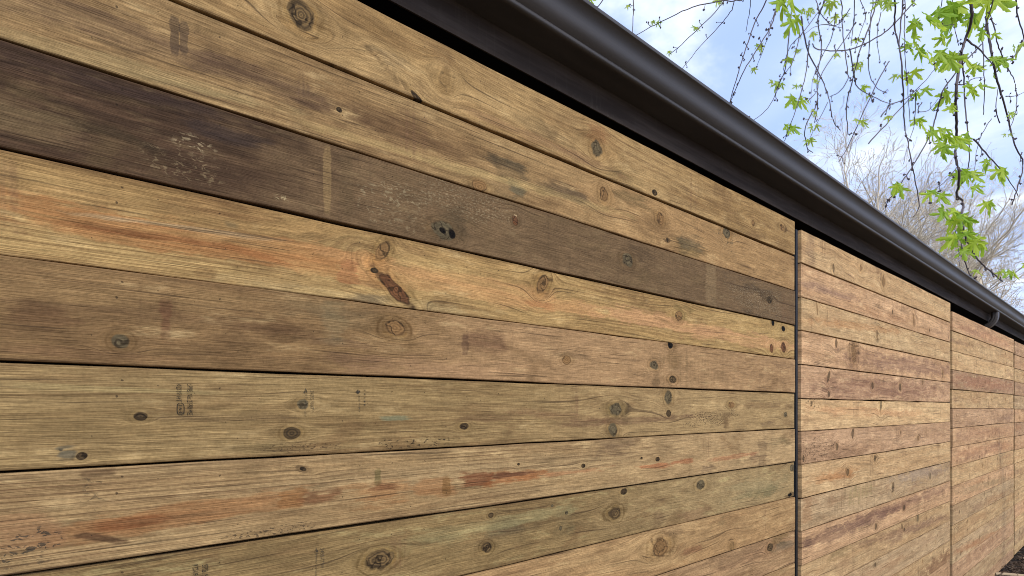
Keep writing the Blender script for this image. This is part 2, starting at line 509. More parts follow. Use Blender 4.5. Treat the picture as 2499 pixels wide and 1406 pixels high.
v, f = [], []
xs = [-300, -60, -14, -4] + [i * 0.5 for i in range(-6, 29)] + [16, 24, 60, 300]
ys = [-300, -60, -14, -6] + [i * 0.25 for i in range(-16, 3)] + [4, 16, 60, 300]
for x in xs:
    for y in ys:
        z = 0.03 * mnoise.noise(Vector((x * 1.7, y * 1.7, 0))) if abs(x) < 15 and abs(y) < 5 else 0.0
        v.append((x, y, z))
ny = len(ys)
for i in range(len(xs) - 1):
    for j in range(ny - 1):
        a = i * ny + j
        f.append((a, a + ny, a + ny + 1, a + 1))
tag(link('ground', mesh('ground', v, f, True), ground_mat()), kind='structure')

# ------------------------------------------------------------------ fence
rngw = random.Random(5)
M_BLOCK = plain('light_block_black', (0.008, 0.008, 0.009), 0.8, 0.1)
M_POST = plain('black_steel', (.005, .0053, .006), 0.55, 0.3, 0.3, 30)
T = 0.038


def plank_mesh(L, h, seed):
    r = random.Random(seed)
    n = 22
    b = 0.0019
    v, f = [], []
    o1, o2 = r.uniform(0, 99), r.uniform(0, 99)
    for i in range(n + 1):
        x = -L / 2 + L * i / n
        dt = 0.0022 * mnoise.noise(Vector((x * 2.3, o1, 0))) + 0.0008 * r.uniform(-1, 1)
        db = 0.0022 * mnoise.noise(Vector((x * 2.3, o2, 5))) + 0.0008 * r.uniform(-1, 1)
        dy = 0.0015 * mnoise.noise(Vector((x * 1.4, o1, 9)))
        cup = 0.0006 * r.uniform(-1, 1)
        bb = b * r.uniform(0.6, 1.5)
        zt, zb = h / 2 + dt, -h / 2 + db
        pr = [(0, 0 + cup), (zt - bb, 0), (zt - bb * 0.3, bb * 0.35), (zt, bb), (zt, T), (zb, T), (zb, bb), (zb + bb * 0.3, bb * 0.35), (zb + bb, 0)]
        for (z, y) in pr: v.append((x, y + dy, z))
    m = 9
    for i in range(n):
        for j in range(m):
            a, c = i * m + j, i * m + (j + 1) % m
            f.append((a, c, c + m, a + m))
    f.append(tuple(range(m))[::-1]); f.append(tuple(range(n * m, n * m + m)))
    me = mesh('plank', v, f)
    return fix_normals(me)


def joints(top_list, last, n, pitch):
    z = [t + CZ for t in top_list]
    while len(z) < n: z.append(z[-1] - pitch)
    z.append(last)
    return z


def knot_px(x, y, hw, hh, typ='dark', ang=0.0, halo=0.5):
    p = unproj(x, y)
    mx, mz = px_m(x)
    return (p.x, p.z, hw * mx, hh * mz, typ, ang, halo)


def st_px(x, y, hw, hh, c, st=0.6, soft=0.7, mode='mix', ang=0.0, wb=0.5):
    p = unproj(x, y)
    mx, mz = px_m(x)
    return (p.x, p.z, hw * mx, hh * mz, c, st, soft, ang, wb, mode)


def st_seg(x0, y0, x1, y1, hh, c, st=0.6, soft=0.7, mode='streak', wb=0.4):
    p, q = unproj(x0, y0), unproj(x1, y1)
    c0 = (p + q) / 2
    a = math.atan2(q.z - p.z, q.x - p.x)
    xm = (x0 + x1) / 2
    return (c0.x, c0.z, (q - p).length / 2, hh * px_m(xm)[1], c, st, soft, -a, wb, mode)


# ---- what the photograph shows on the nearest panel (knots and marks by board)
KN1 = [
    (735, 38, 33, 33, 'eye', 0, .7), (1085, 193, 13, 26, 'faint', 0.3, .3), (1457, 362, 12, 21, 'grey', 0, .5), (1597, 470, 7, 7, 'dark', 0, .3),
    (1908, 555, 5, 8, 'tan', 0, .3), (1838, 545, 4, 7, 'tan', 0, .3), (1020, 240, 22, 7, 'dark', 0.6, .4),
    (828, 267, 7, 7, 'dark', 0, .5), (1172, 455, 17, 14, 'tan', 0, .5), (1475, 475, 11, 19, 'tan', 0, .5), (1612, 533, 9, 15, 'tan', 0, .5), (1775, 568, 8, 13, 'grey', 0, .7), (1630, 585, 3, 5, 'dark', 0, .2),
    (1080, 563, 28, 22, 'grey', 0, .4), (1079, 563, 9, 7, 'hole', .4, 0), (1102, 571, 8, 11, 'hole', -.4, 0), (1531, 635, 13, 15, 'grey', 0, .5), (1876, 732, 7, 9, 'dark', 0, .4), (1257, 538, 7, 12, 'red', 0, .3),
    (936, 610, 14, 27, 'tan', 0.5, .6), (965, 706, 15, 70, 'red', -0.88, .5), (1325, 692, 11, 28, 'tan', 0.55, .6), (1658, 772, 9, 12, 'tan', 0, .4), (1887, 788, 4, 8, 'hole', 0, .3),
    (1912, 802, 5, 7, 'hole', 0, .3), (1883, 850, 4, 11, 'red', -0.3, .4), (1913, 848, 5, 13, 'red', -0.3, .4), (915, 660, 10, 7, 'dark', 0, .3),
    (293, 832, 23, 18, 'grey', 0, .5), (963, 800, 25, 19, 'tan', 0, .9), (1382, 878, 10, 10, 'tan', 0, .5), (1635, 843, 6, 8, 'hole', 0, .5), (1595, 892, 10, 11, 'grey', 0, .5), (1640, 926, 9, 9, 'eye', 0, .7),
    (343, 1017, 17, 11, 'dark', 0, .3), (740, 988, 14, 12, 'grey', 0, .4), (713, 1057, 20, 13, 'dark', 0, .6), (1133, 1041, 10, 8, 'dark', 0, .5), (1505, 998, 14, 16, 'grey', 0, .6), (1497, 1050, 11, 15, 'grey', 0.5, .6),
    (1632, 968, 9, 17, 'grey', -0.2, .6), (1633, 1009, 6, 8, 'dark', 0, .4), (1785, 988, 7, 8, 'tan', 0, .6), (1918, 1012, 4, 6, 'grey', 0, .3), (200, 1113, 14, 9, 'dark', -.3, .2),
    (740, 1145, 9, 5, 'dark', .4, .2), (1423, 1137, 5, 5, 'dark', 0, .3), (1265, 1133, 4, 4, 'dark', 0, .3), (1605, 1121, 5, 6, 'dark', 0, .3), (1565, 1118, 3, 3, 'dark', 0, .2),
    (928, 1368, 34, 22, 'eye', 0, .8), (1190, 1337, 12, 12, 'eye', 0, .7), (1502, 1252, 15, 15, 'eye', 0, .8), (1200, 1258, 7, 7, 'eye', 0, .5), (1712, 1184, 10, 11, 'grey', 0, .6), (1525, 1200, 8, 8, 'dark', 0, .3),
    (1936, 1142, 6, 9, 'grey', 0, .3), (1930, 1208, 5, 5, 'hole', 0, .3), (1385, 1252, 4, 5, 'grey', 0, .3), (1370, 1290, 4, 7, 'grey', 0, .3), (1350, 1235, 4, 4, 'grey', 0, .3),
    (1610, 1335, 20, 22, 'tan', 0, .7), (1785, 1332, 6, 12, 'faint', 0.3, .4), (1880, 1335, 7, 10, 'eye', 0, .6),
]
BRN, PUR, ORG, RED = (92, 66, 46), (84, 60, 54), (178, 116, 66), (150, 88, 52)
ST1 = [
    # top board
    st_px(1462, 325, 22, 28, (128, 84, 54), .6, .8), st_px(1475, 360, 45, 45, (140, 104, 62), .4, .9), st_px(960, 150, 60, 18, (106, 92, 72), .4, .9), st_seg(880, 100, 1010, 235, 9, (98, 76, 50), .6), st_seg(1100, 250, 1500, 420, 12, (134, 98, 72), .45),
    # second board: a long dark purple-brown stain, pale lower edge
    st_seg(-60, -40, 560, 165, 38, (88, 66, 52), .85, .9), st_seg(420, 100, 900, 300, 34, (84, 62, 48), .9, .9), st_seg(800, 250, 1200, 400, 30, (98, 72, 48), .75, .9), st_px(1240, 415, 40, 26, (64, 58, 46), .85, .7, 'blotch'),
    st_px(1262, 462, 20, 16, (86, 84, 66), .7, .8), st_px(1395, 472, 55, 22, (78, 64, 50), .75, .8, 'blotch'), st_px(1690, 590, 26, 22, (90, 80, 62), .6, .8, 'blotch'), st_px(1770, 580, 22, 28, (84, 74, 56), .7, .8, 'flecks'),
    st_seg(-30, 70, 700, 270, 16, (166, 144, 98), .55), st_seg(700, 290, 1500, 515, 10, (176, 148, 96), .6),
    st_px(426, 90, 11, 40, (70, 56, 46), .75, .25, 'mix', 0, .25), st_px(449, 97, 10, 34, (72, 58, 48), .7, .25, 'mix', 0, .25), st_px(740, 205, 16, 30, (82, 62, 52), .55, .7, 'drip'),
    # the dark board
    st_px(798, 440, 9, 78, (132, 106, 70), .8, .35, 'mix', 0, .2), st_px(845, 450, 16, 70, (98, 78, 54), .7, .5, 'mix', 0, .25), st_px(1735, 690, 12, 60, (128, 104, 74), .75, .4, 'mix', 0, .25),
    st_px(470, 358, 60, 24, (160, 140, 108), .75, .8, 'flecks'), st_px(440, 395, 80, 40, (124, 104, 76), .7, .9, 'flecks'), st_px(690, 485, 22, 8, (160, 140, 104), .8, .6, 'flecks'), st_px(970, 490, 90, 60, (150, 132, 100), .65, 1.0, 'flecks'),
    st_px(1150, 500, 120, 50, (146, 128, 98), .5, 1.0, 'specks'), st_px(1850, 740, 60, 36, (150, 132, 104), .6, .8, 'specks'), st_px(60, 300, 130, 50, (120, 98, 68), .7, .9, 'streak'), st_px(560, 330, 90, 24, (54, 44, 42), .7, .9), st_px(1257, 530, 4, 6, (206, 176, 136), .9, .3),
    st_px(1100, 560, 50, 44, (70, 60, 44), .5, .9), st_seg(0, 140, 620, 300, 22, (58, 44, 40), .6),
    # orange heartwood board
    st_seg(-80, 480, 900, 660, 40, (160, 110, 64), .95, .5), st_seg(850, 640, 1500, 770, 26, (186, 138, 88), .8, .6), st_seg(1480, 760, 1940, 850, 16, (190, 142, 98), .9, .5), st_seg(200, 548, 540, 598, 9, (112, 66, 36), .8, .8),
    st_seg(560, 600, 720, 650, 8, (150, 96, 54), .7), st_px(850, 664, 20, 22, (152, 100, 62), .7, .3, 'mix', 0, .45), st_px(800, 760, 130, 22, (118, 102, 74), .35, .9), st_seg(560, 690, 1200, 770, 16, (186, 160, 112), .5), st_seg(200, 520, 640, 580, 7, (172, 152, 116), .6),
    st_px(900, 735, 50, 22, (92, 78, 62), .65, .8), st_px(1320, 745, 40, 10, (164, 106, 64), .6, .8), st_px(500, 665, 24, 14, (124, 92, 56), .6, .8), st_px(565, 548, 22, 12, (100, 84, 58), .7, .8),
    # fifth board
    st_px(405, 785, 14, 55, (100, 66, 46), .65, .8), st_px(110, 765, 70, 26, (96, 68, 46), .65, .9), st_px(685, 828, 24, 12, (98, 72, 46), .6, .9), st_px(850, 838, 70, 10, (90, 66, 50), .75, .7, 'streak'), st_px(815, 790, 30, 46, (134, 120, 88), .35, .9),
    st_px(965, 806, 52, 42, (112, 84, 50), .45, .8), st_px(1190, 835, 50, 24, (112, 80, 58), .7, .8, 'streak'), st_px(1135, 845, 7, 24, (92, 66, 50), .7, .6), st_px(1600, 930, 9, 30, (110, 86, 58), .6, .8), st_px(1690, 915, 80, 40, (120, 96, 64), .5, .8, 'drip'),
    st_px(1100, 905, 180, 26, (172, 132, 96), .45, .9), st_seg(0, 850, 420, 880, 12, (112, 82, 56), .5), st_px(1640, 870, 14, 36, (110, 84, 52), .55, .9), st_px(880, 880, 90, 14, (112, 82, 62), .45, .9),
    # sixth board
    st_px(160, 1108, 32, 14, (84, 80, 68), .85, .4, 'mix', .15, .45), st_px(160, 1122, 34, 5, (40, 38, 34), .6, .7), st_px(148, 1100, 8, 5, (46, 44, 40), .8, .5), st_px(965, 1021, 30, 5, (104, 116, 94), .6, .6), st_px(1000, 1082, 90, 13, (44, 36, 28), .95, .4, 'flecks'), st_px(760, 1090, 90, 10, (60, 46, 34), .8, .6, 'specks'),
    st_px(1740, 1018, 52, 24, (48, 36, 30), .85, .6, 'specks'), st_seg(1220, 1000, 1500, 1030, 10, (112, 80, 56), .6), st_seg(1360, 1040, 1700, 1015, 10, (96, 66, 52), .55), st_px(1775, 1030, 10, 18, (96, 72, 48), .7, .8), st_px(1860, 990, 60, 6, (112, 84, 56), .6, .8),
    st_seg(0, 940, 560, 960, 8, (168, 146, 98), .5), st_px(540, 1020, 200, 8, (112, 88, 60), .5, .9),
    # seventh board: resinous red streaks
    st_seg(200, 1300, 690, 1215, 28, (148, 104, 64), .85, .5), st_seg(230, 1288, 400, 1262, 13, (126, 72, 38), .7, .9), st_px(255, 1315, 60, 8, (70, 48, 34), .85, .7, 'mix', .35), st_px(60, 1300, 86, 40, (148, 108, 74), .65, .7), st_px(66, 1332, 64, 36, (62, 56, 48), .9, .5, 'flecks'), st_px(225, 1210, 24, 40, (84, 70, 52), .7, .6, 'flecks'),
    st_px(240, 1155, 38, 8, (92, 68, 46), .8, .6), st_px(712, 1215, 26, 20, (138, 92, 50), .7, .6), st_px(790, 1214, 44, 13, (104, 62, 38), .8, .7), st_px(925, 1204, 66, 26, (152, 106, 64), .7, .6), st_px(922, 1165, 8, 24, (92, 82, 48), .75, .6, 'mix', 0, .3), st_px(930, 1190, 34, 8, (96, 56, 34), .8, .7),
    st_px(1060, 1188, 42, 16, (156, 108, 66), .7, .6), st_px(1090, 1184, 8, 13, (118, 84, 44), .8, .4), st_px(1166, 1167, 36, 14, (110, 60, 34), .9, .5), st_px(1272, 1163, 66, 15, (150, 92, 50), .85, .7), st_px(1255, 1158, 50, 6, (76, 46, 34), .85, .6), st_px(1400, 1153, 90, 7, (162, 108, 70), .6, .7),
    st_px(1590, 1137, 60, 6, (158, 94, 58), .75, .6), st_px(1660, 1126, 30, 6, (150, 84, 52), .7, .6), st_seg(1720, 1125, 1850, 1105, 6, (156, 94, 62), .65), st_px(1860, 1105, 9, 28, (116, 92, 66), .6, .7), st_px(640, 1300, 120, 8, (60, 50, 40), .8, .7, 'specks'),
    # eighth board
    st_px(1240, 1290, 60, 16, (96, 80, 58), .6, .9), st_px(1380, 1265, 24, 34, (104, 96, 68), .5, .8, 'blotch'), st_seg(1000, 1330, 1400, 1240, 18, (168, 156, 108), .4), st_px(520, 1370, 40, 20, (98, 72, 48), .6, .9), st_px(1850, 1190, 60, 26, (150, 138, 100), .35, .9),
    # ninth, tenth
    st_px(1700, 1255, 30, 20, (132, 98, 70), .5, .8), st_px(1640, 1295, 26, 14, (110, 84, 60), .6, .8), st_px(1912, 1310, 30, 14, (120, 96, 58), .6, .8), st_px(1800, 1360, 60, 20, (112, 86, 62), .5, .8), st_px(1915, 1330, 26, 10, (98, 88, 72), .6, .8),
]
SP1 = [  # grad lightens planks rightward: own tone plus left-side light falloff put into colour
    dict(a=(168, 136, 90), b=(150, 118, 74), r=(112, 82, 50), ringf=85, ramp=.55, wave=.09),
    dict(a=(156, 126, 84), b=(140, 110, 72), r=(100, 74, 48), ringf=120, ramp=.5, grad=(-.55, .4, (166, 128, 84), .6)),
    dict(a=(80, 59, 43), b=(66, 48, 36), r=(44, 32, 25), ringf=70, ramp=.4, blot=((104, 84, 56), .5, .68, .5), palec=(124, 103, 72), pale=.5, grad=(-.98, -.6, (114, 90, 63), .82)),
    dict(a=(174, 142, 90), b=(160, 126, 78), r=(116, 86, 52), ringf=110, ramp=.9),
    dict(a=(140, 110, 72), b=(126, 97, 63), r=(92, 68, 46), ringf=95, ramp=.5, grad=(-.75, -.2, (166, 130, 92), .75)),
    dict(a=(152, 125, 83), b=(140, 114, 74), r=(104, 80, 50), ringf=80, ramp=.8, grad=(-.5, .4, (166, 136, 94), .6)),
    dict(a=(166, 137, 96), b=(154, 124, 84), r=(100, 74, 50), ringf=85, ramp=1.0, wave=.03, streak=.4, grad=(-.3, .8, (178, 146, 104), .6)),
    dict(a=(142, 116, 75), b=(128, 103, 66), r=(88, 68, 44), ringf=90, ramp=.55, palec=(172, 156, 106), pale=.55, grad=(-.3, .7, (160, 134, 94), .7)),
    dict(a=(172, 138, 94), b=(164, 128, 86), r=(126, 94, 62), ringf=60, ramp=.5, wave=.09),
    dict(a=(166, 132, 94), b=(156, 120, 86), r=(120, 90, 64), ringf=70, ramp=.5, wave=.08),
    dict(a=(170, 138, 96), b=(160, 124, 86), r=(120, 90, 60), ringf=80, ramp=.5),
]
P1R = 2.294
PANELS = [
    # x0, x1, top-joint heights relative to the eye, pitch
    (-0.262, P1R, [.822, .6705, .518, .3655, .2160, .0675, -.0885, -.2342, -.3885, -.5342, -.6799], .1495),
    (2.356, 4.898, [.7985, .650, .500, .350, .1973, .0443, -.104, -.2525, -.4035, -.5523, -.7036, -.8518, -1.001, -1.1534], .1500),
    (4.962, 7.518, [.7416, .5947, .442, .2966, .1466, -.003, -.1530, -.3010], .1502),
    (7.585, 10.13, [.732, .584, .435, .288], .1490),
    (-2.87, -.318, [.826, .677], .1500),
]
LAB = ['nearest fence panel, with one dark brown plank and stamped lumber marks', 'second fence panel from the left, between the wide black post and a narrow joint',
       'third fence panel from the left, under the curved downspout', 'farthest fence panel, cut off by the right edge of the picture', 'fence panel beyond the left edge of the picture']
FAR_TONES = [((198, 163, 118), (186, 148, 104)), ((198, 157, 117), (184, 143, 104)), ((192, 160, 121), (177, 144, 106)), ((206, 171, 124), (193, 155, 110)), ((190, 151, 115), (174, 136, 102))]  # paler boards; brighter light towards the right is also put into these tones
# row colour overrides and long stains for the second and third panel
ROW2 = {0: 0, 1: 1, 2: 3, 3: 1, 4: 4, 5: 3, 6: 4, 7: 0, 8: 2, 9: 1, 10: 0, 11: 2, 12: 0, 13: 1}
ROW3 = {0: 1, 1: 0, 2: 3, 3: 4, 4: 0, 5: 4, 6: 1, 7: 1, 8: 0, 9: 1, 10: 2, 11: 0, 12: 2, 13: 4, 14: 2, 15: 4}
KN2 = [(2033, 655, 4, 11, 'dark', 0, .4), (2100, 655, 4, 8, 'tan', 0, .3), (2155, 688, 5, 14, 'tan', .2, .5), (2083, 862, 9, 24, 'tan', 0, .8), (2040, 838, 4, 10, 'dark', 0, .4), (2022, 920, 4, 13, 'dark', .3, .5),
       (2130, 942, 4, 8, 'dark', 0, .5), (2197, 945, 4, 9, 'dark', 0, .5), (2023, 962, 4, 7, 'dark', -.4, .3), (1981, 984, 3, 6, 'dark', 0, .3), (2150, 987, 4, 14, 'grey', 0, .6), (2080, 1058, 4, 12, 'dark', .3, .5),
       (2042, 1090, 4, 8, 'eye', 0, .5), (2198, 1056, 2, 6, 'dark', 0, .3), (2240, 1070, 4, 6, 'tan', 0, .5), (2134, 1118, 4, 8, 'dark', 0, .4), (2068, 1152, 5, 8, 'eye', 0, .6), (1960, 1120, 4, 7, 'dark', 0, .4),
       (2180, 1190, 3, 12, 'dark', 0, .4), (2137, 1285, 4, 7, 'dark', 0, .4), (2205, 1238, 3, 7, 'dark', .3, .4), (2230, 780, 3, 14, 'tan', -.2, .3), (2252, 930, 3, 9, 'tan', 0, .4), (1994, 755, 3, 14, 'tan', 0, .2),
       (2270, 1162, 3, 7, 'grey', 0, .4), (2140, 820, 3, 9, 'tan', 0, .3), (2300, 912, 3, 10, 'tan', .2, .3), (2240, 1265, 4, 10, 'grey', .5, .3), (2135, 1378, 3, 5, 'dark', 0, .4)]
ST2 = [st_seg(1957, 690, 2100, 735, 9, (138, 104, 90), .7), st_seg(1960, 780, 2200, 810, 9, (178, 122, 78), .6), st_seg(2060, 870, 2316, 905, 20, (128, 92, 78), .75), st_seg(1990, 945, 2290, 955, 26, (126, 86, 70), .75), st_seg(1960, 1000, 2250, 1010, 10, (190, 132, 92), .6),
       st_px(1985, 1095, 50, 30, (70, 52, 42), .85, .7, 'flecks'), st_px(2060, 1105, 60, 20, (130, 94, 70), .5, .9), st_seg(1990, 1170, 2090, 1150, 12, (176, 114, 66), .7), st_seg(1958, 1330, 2190, 1240, 15, (104, 74, 66), .85), st_seg(2080, 1275, 2316, 1190, 12, (122, 86, 72), .7),
       st_px(2250, 1150, 60, 20, (150, 128, 116), .6, .9), st_px(2100, 1200, 30, 20, (140, 126, 78), .5, .8, 'drip'), st_px(2050, 1340, 30, 20, (120, 100, 66), .5, .9), st_px(2290, 1385, 40, 26, (112, 70, 50), .8, .7), st_seg(2100, 1330, 2316, 1260, 10, (128, 94, 74), .7), st_px(1970, 1250, 12, 40, (146, 100, 66), .5, .8),
       st_px(1985, 985, 20, 22, (64, 48, 38), .85, .6, 'flecks'), st_px(1978, 600, 9, 40, (120, 92, 74), .5, .7)]
ST3 = [st_seg(2324, 790, 2470, 845, 9, (178, 124, 94), .6), st_seg(2324, 925, 2470, 945, 14, (156, 104, 78), .75), st_seg(2330, 1065, 2470, 1050, 14, (164, 118, 92), .6), st_seg(2324, 1115, 2470, 1085, 12, (172, 118, 86), .6), st_seg(2324, 1350, 2470, 1285, 9, (160, 104, 70), .7), st_seg(2340, 1200, 2470, 1165, 9, (148, 124, 92), .6)]

planks1 = []
for pi, (x0, x1, tops, pitch) in enumerate(PANELS):
    L = x1 - x0
    bottom = 0.03 if pi != 2 else 0.02
    nb = int(math.floor((tops[0] + CZ - bottom) / 0.15 + 0.6))
    zj = joints(tops, bottom, nb, pitch)
    panel = tag(empty('fence_panel', ((x0 + x1) / 2, 0, 0)), LAB[pi], 'fence panel', 'plank fence panels between black posts')
    xm = (x0 + x1) / 2
    for k in range(nb):
        zt, zb = zj[k], zj[k + 1]
        gap = rngw.uniform(.0022, .0042) if pi else [.0036, .0044, .0046, .0042, .0026, .004, .0028, .0038, .0024, .0026, .0026][min(k, 10)]
        if pi and k == nb - 1 and zt - zb < .04: continue
        h = zt - zb - gap
        zm = (zt + zb - gap) / 2 if k else (zt - gap / 2 * 0 + zb) / 2
        seed = 100 * pi + k + 7
        rr = random.Random(seed)
        if pi == 0 and k < 11:
            sp = dict(SP1[k])
        else:
            ti = (ROW2 if pi == 1 else ROW3 if pi == 2 else {}).get(k, rr.randrange(5))
            a, b = FAR_TONES[ti]
            j = rr.uniform(.93, 1.05)
            a = tuple(q * j for q in a); b = tuple(q * j for q in b)
            sp = dict(a=a, b=b, r=tuple(q * .68 for q in b), ringf=rr.uniform(70, 130), ramp=rr.uniform(.35, .6), wave=rr.uniform(.04, .09), vert=rr.uniform(.12, .24),
                      blot=((150, 114, 82), .5, .7, rr.uniform(.3, .6)), palec=(212, 182, 136), kop=.72)
        ks, ss = [], []
        if pi in (0, 1):
            for q in (KN1 if pi == 0 else KN2):
                w = knot_px(*q)
                if pi: w = (w[0], w[1], w[2] * .68, w[3] * 1.1) + w[4:5] + (w[5] + rr.uniform(-.35, .35),) + w[6:]
                if zb <= w[1] < zt and x0 < w[0] < x1: ks.append((w[0] - xm, w[1] - zm) + w[2:])
            for q in (ST1 if pi == 0 else ST2):
                if zb <= q[1] < zt: ss.append((q[0] - xm, q[1] - zm) + q[2:])
        if pi == 2:
            for q in ST3:
                if zb <= q[1] < zt: ss.append((q[0] - xm, q[1] - zm) + q[2:])
        if pi >= 2 or (pi == 1 and len(ks) < 2) or (pi == 0 and k > 10):
            for _ in range(rr.randint(3, 6)):
                ks.append((rr.uniform(-L / 2, L / 2), rr.uniform(-.055, .055), rr.uniform(.006, .012), rr.uniform(.007, .018), rr.choice(['dark', 'tan', 'tan', 'grey', 'faint', 'red', 'tan']), rr.uniform(-.5, .5), rr.uniform(.3, .7)))
            for _ in range(2):
                ss.append((rr.uniform(-L / 2, L / 2), rr.uniform(-.04, .04), rr.uniform(.15, .6), rr.uniform(.015, .04), rr.choice([(150, 108, 84), (166, 116, 80), (138, 104, 84)]), rr.uniform(.25, .6), .9, 0, .5, 'streak'))
        if pi == 0 and k < 11:             # soft weathering blotches all along the near planks
            for _ in range(5):
                c_ = tuple(q * rr.uniform(.58, .74) for q in sp['b'])
                ss.insert(0, (rr.uniform(-1.2, 1.2), rr.uniform(-.06, .06), rr.uniform(.03, .13), rr.uniform(.008, .03), c_, rr.uniform(.3, .6), .9, 0, .7, rr.choice(['blotch', 'streak', 'streak'])))
        for _ in range(3 if pi else 1):    # short end checks and dark drips
            ss.append((rr.uniform(-L / 2, L / 2), rr.uniform(-.02, .04), rr.uniform(.012, .04), .06, (116, 86, 62), .5, .8, 0, .5, 'drip'))
        sp['knots'], sp['stains'], sp['h'] = ks, ss, h
        dy = {0: 0, 1: .002, 2: -.001, 3: .002, 4: -.001, 5: .002, 6: 0, 7: .004, 8: -.002, 9: .001}.get(k, 0) if pi == 0 else rr.uniform(-.0028, .0028)
        pk = link('plank', plank_mesh(L - rr.uniform(0, .004), h, seed), wood('weathered_plank', sp, seed), panel, (0, dy, zm))
        if pi == 0:
            planks1.append(pk)
            if k == 2: pk['label'] = 'dark brown stained plank'
    bk = mesh('light_block_sheet', *(lambda a, b, c, d: ([(a, .0385, c), (b, .0385, c), (b, .0385, d), (a, .0385, d), (a, .05, c), (b, .05, c), (b, .05, d), (a, .05, d)],
                                                     [(0, 1, 2, 3), (7, 6, 5, 4), (0, 4, 5, 1), (1, 5, 6, 2), (2, 6, 7, 3), (3, 7, 4, 0)]))(-L / 2 + .01, L / 2 - .01, zj[-1] + .01, zj[0] - .012))
    link('light_block_sheet', bk, M_BLOCK, panel)  # black sheet added behind the planks to stop light leaking through the gaps

# posts between the panels: a black steel channel with a narrow raised flange
def post(x0, x1, top, label, yf):
    w = x1 - x0
    p = tag(empty('steel_post', ((x0 + x1) / 2, 0, 0)), label, 'post', 'black steel posts between the fence panels')
    def bx(a, b, c, d, z0, z1):
        return [(a, c, z0), (b, c, z0), (b, d, z0), (a, d, z0), (a, c, z1), (b, c, z1), (b, d, z1), (a, d, z1)], [(3, 2, 1, 0), (4, 5, 6, 7), (0, 1, 5, 4), (1, 2, 6, 5), (2, 3, 7, 6), (3, 0, 4, 7)]
    link('web', mesh('web', *bx(-w / 2 + .001, w / 2 - .001, .026, .075, -.3, top - .01)), M_POST, p)
    me = mesh('flange', *bx(-w / 2 + .002, w / 2 - .016, yf, .026, -.3, top))
    bm = bmesh.new(); bm.from_mesh(me); bmesh.ops.bevel(bm, geom=bm.edges[:], offset=.0025, segments=2, affect='EDGES'); bm.to_mesh(me); bm.free()
    link('flange', me, M_POST, p)
    me = mesh('rib', *bx(-w / 2 + .014, -w / 2 + .02, yf - .004, yf + .004, -.3, top - .004))
    link('rib', me, M_POST, p)

post(P1R, 2.356, CZ + .795, 'wide black steel post at the right end of the nearest panel', .006)
post(4.898, 4.962, CZ + .745, 'narrow looking black post between the second and third panel', .012)
post(7.518, 7.585, CZ + .735, 'farthest black post near the right edge of the picture', .016)
post(-.318, -.262, CZ + .80, 'black post beyond the left edge of the picture', .008)

# ------------------------------------------------------------------ lumber stamps
def ink_mat(name, c, alpha, wear):
    g = G(name)
    p = g.n('ShaderNodeTexCoord').outputs['Object']
    n = g.noise(p, (240, 240, 240), (0, 0, 0), 3, 0.6)
    a = g.mr(n, wear - .12, wear + .12, 0.1, alpha)
    b = g.n('ShaderNodeBsdfDiffuse'); g.put(b.inputs[0], c)
    t = g.n('ShaderNodeBsdfTransparent')
    mx = g.n('ShaderNodeMixShader'); g.put(mx.inputs[0], a)
    g.nt.links.new(t.outputs[0], mx.inputs[1]); g.nt.links.new(b.outputs[0], mx.inputs[2])
    g.nt.links.new(mx.outputs[0], g.out.inputs[0])
    return g.mat


INK = ink_mat('stamp_ink', (0.022, 0.022, 0.02), .92, .38)
INK2 = ink_mat('faded_ink', (0.035, 0.035, 0.032), .7, .46)


def text_geo(txt):
    cu = bpy.data.curves.new('t', 'FONT'); cu.body = txt; cu.resolution_u = 2
    o = bpy.data.objects.new('t', cu); COL.objects.link(o)
    bpy.context.view_layer.update()
    me = bpy.data.meshes.new_from_object(o.evaluated_get(bpy.context.evaluated_depsgraph_get()))
    v = [tuple(q.co) for q in me.vertices]; f = [tuple(q.vertices) for q in me.polygons]
    bpy.data.objects.remove(o); bpy.data.curves.remove(cu); bpy.data.meshes.remove(me)
    return v, f


def stamp(k, items, mat, label=None):
    """items: (text or polygon, x px of the letters' feet, x px of their heads, y px start, y px end); reads downwards"""
    pk = planks1[k]
    V, Fc = [], []
    org = Vector(((PANELS[0][0] + PANELS[0][1]) / 2, 0, pk.location.z))
    for (t, xa, xb, ya, yb) in items:
        if isinstance(t, str):
            v, f = text_geo(t)
        else:
            v, f = [(a, b, 0) for a, b in t], [tuple(range(len(t)))]
        u0, u1 = min(q[0] for q in v), max(q[0] for q in v)
        w0, w1 = min(q[1] for q in v), max(q[1] for q in v)
        A, B = unproj(xa, ya), unproj(xb, ya)
        C = unproj(xa, yb)
        b0 = len(V)
        for q in v:
            s, r = (q[0] - u0) / (u1 - u0), (q[1] - w0) / (w1 - w0)
            V.append((A.x + (B.x - A.x) * r - org.x, -.0016, A.z + (C.z - A.z) * s - org.z))
        Fc += [tuple(i + b0 for i in q) for q in f]
    o = link('grade_stamp', mesh('grade_stamp', V, Fc), mat, pk)
    if label: o['label'] = label


def ring_poly(n=24, r=1.0, t=.13, e=4.0):
    out, inn = [], []
    for i in range(n + 1):
        a = 2 * math.pi * i / n
        c, s = math.cos(a), math.sin(a)
        k = (abs(c) ** e + abs(s) ** e) ** (-1 / e)
        out.append((c * k, s * k)); inn.append((c * k * (1 - t), s * k * (1 - t * 1.6)))
    return out + inn[::-1]


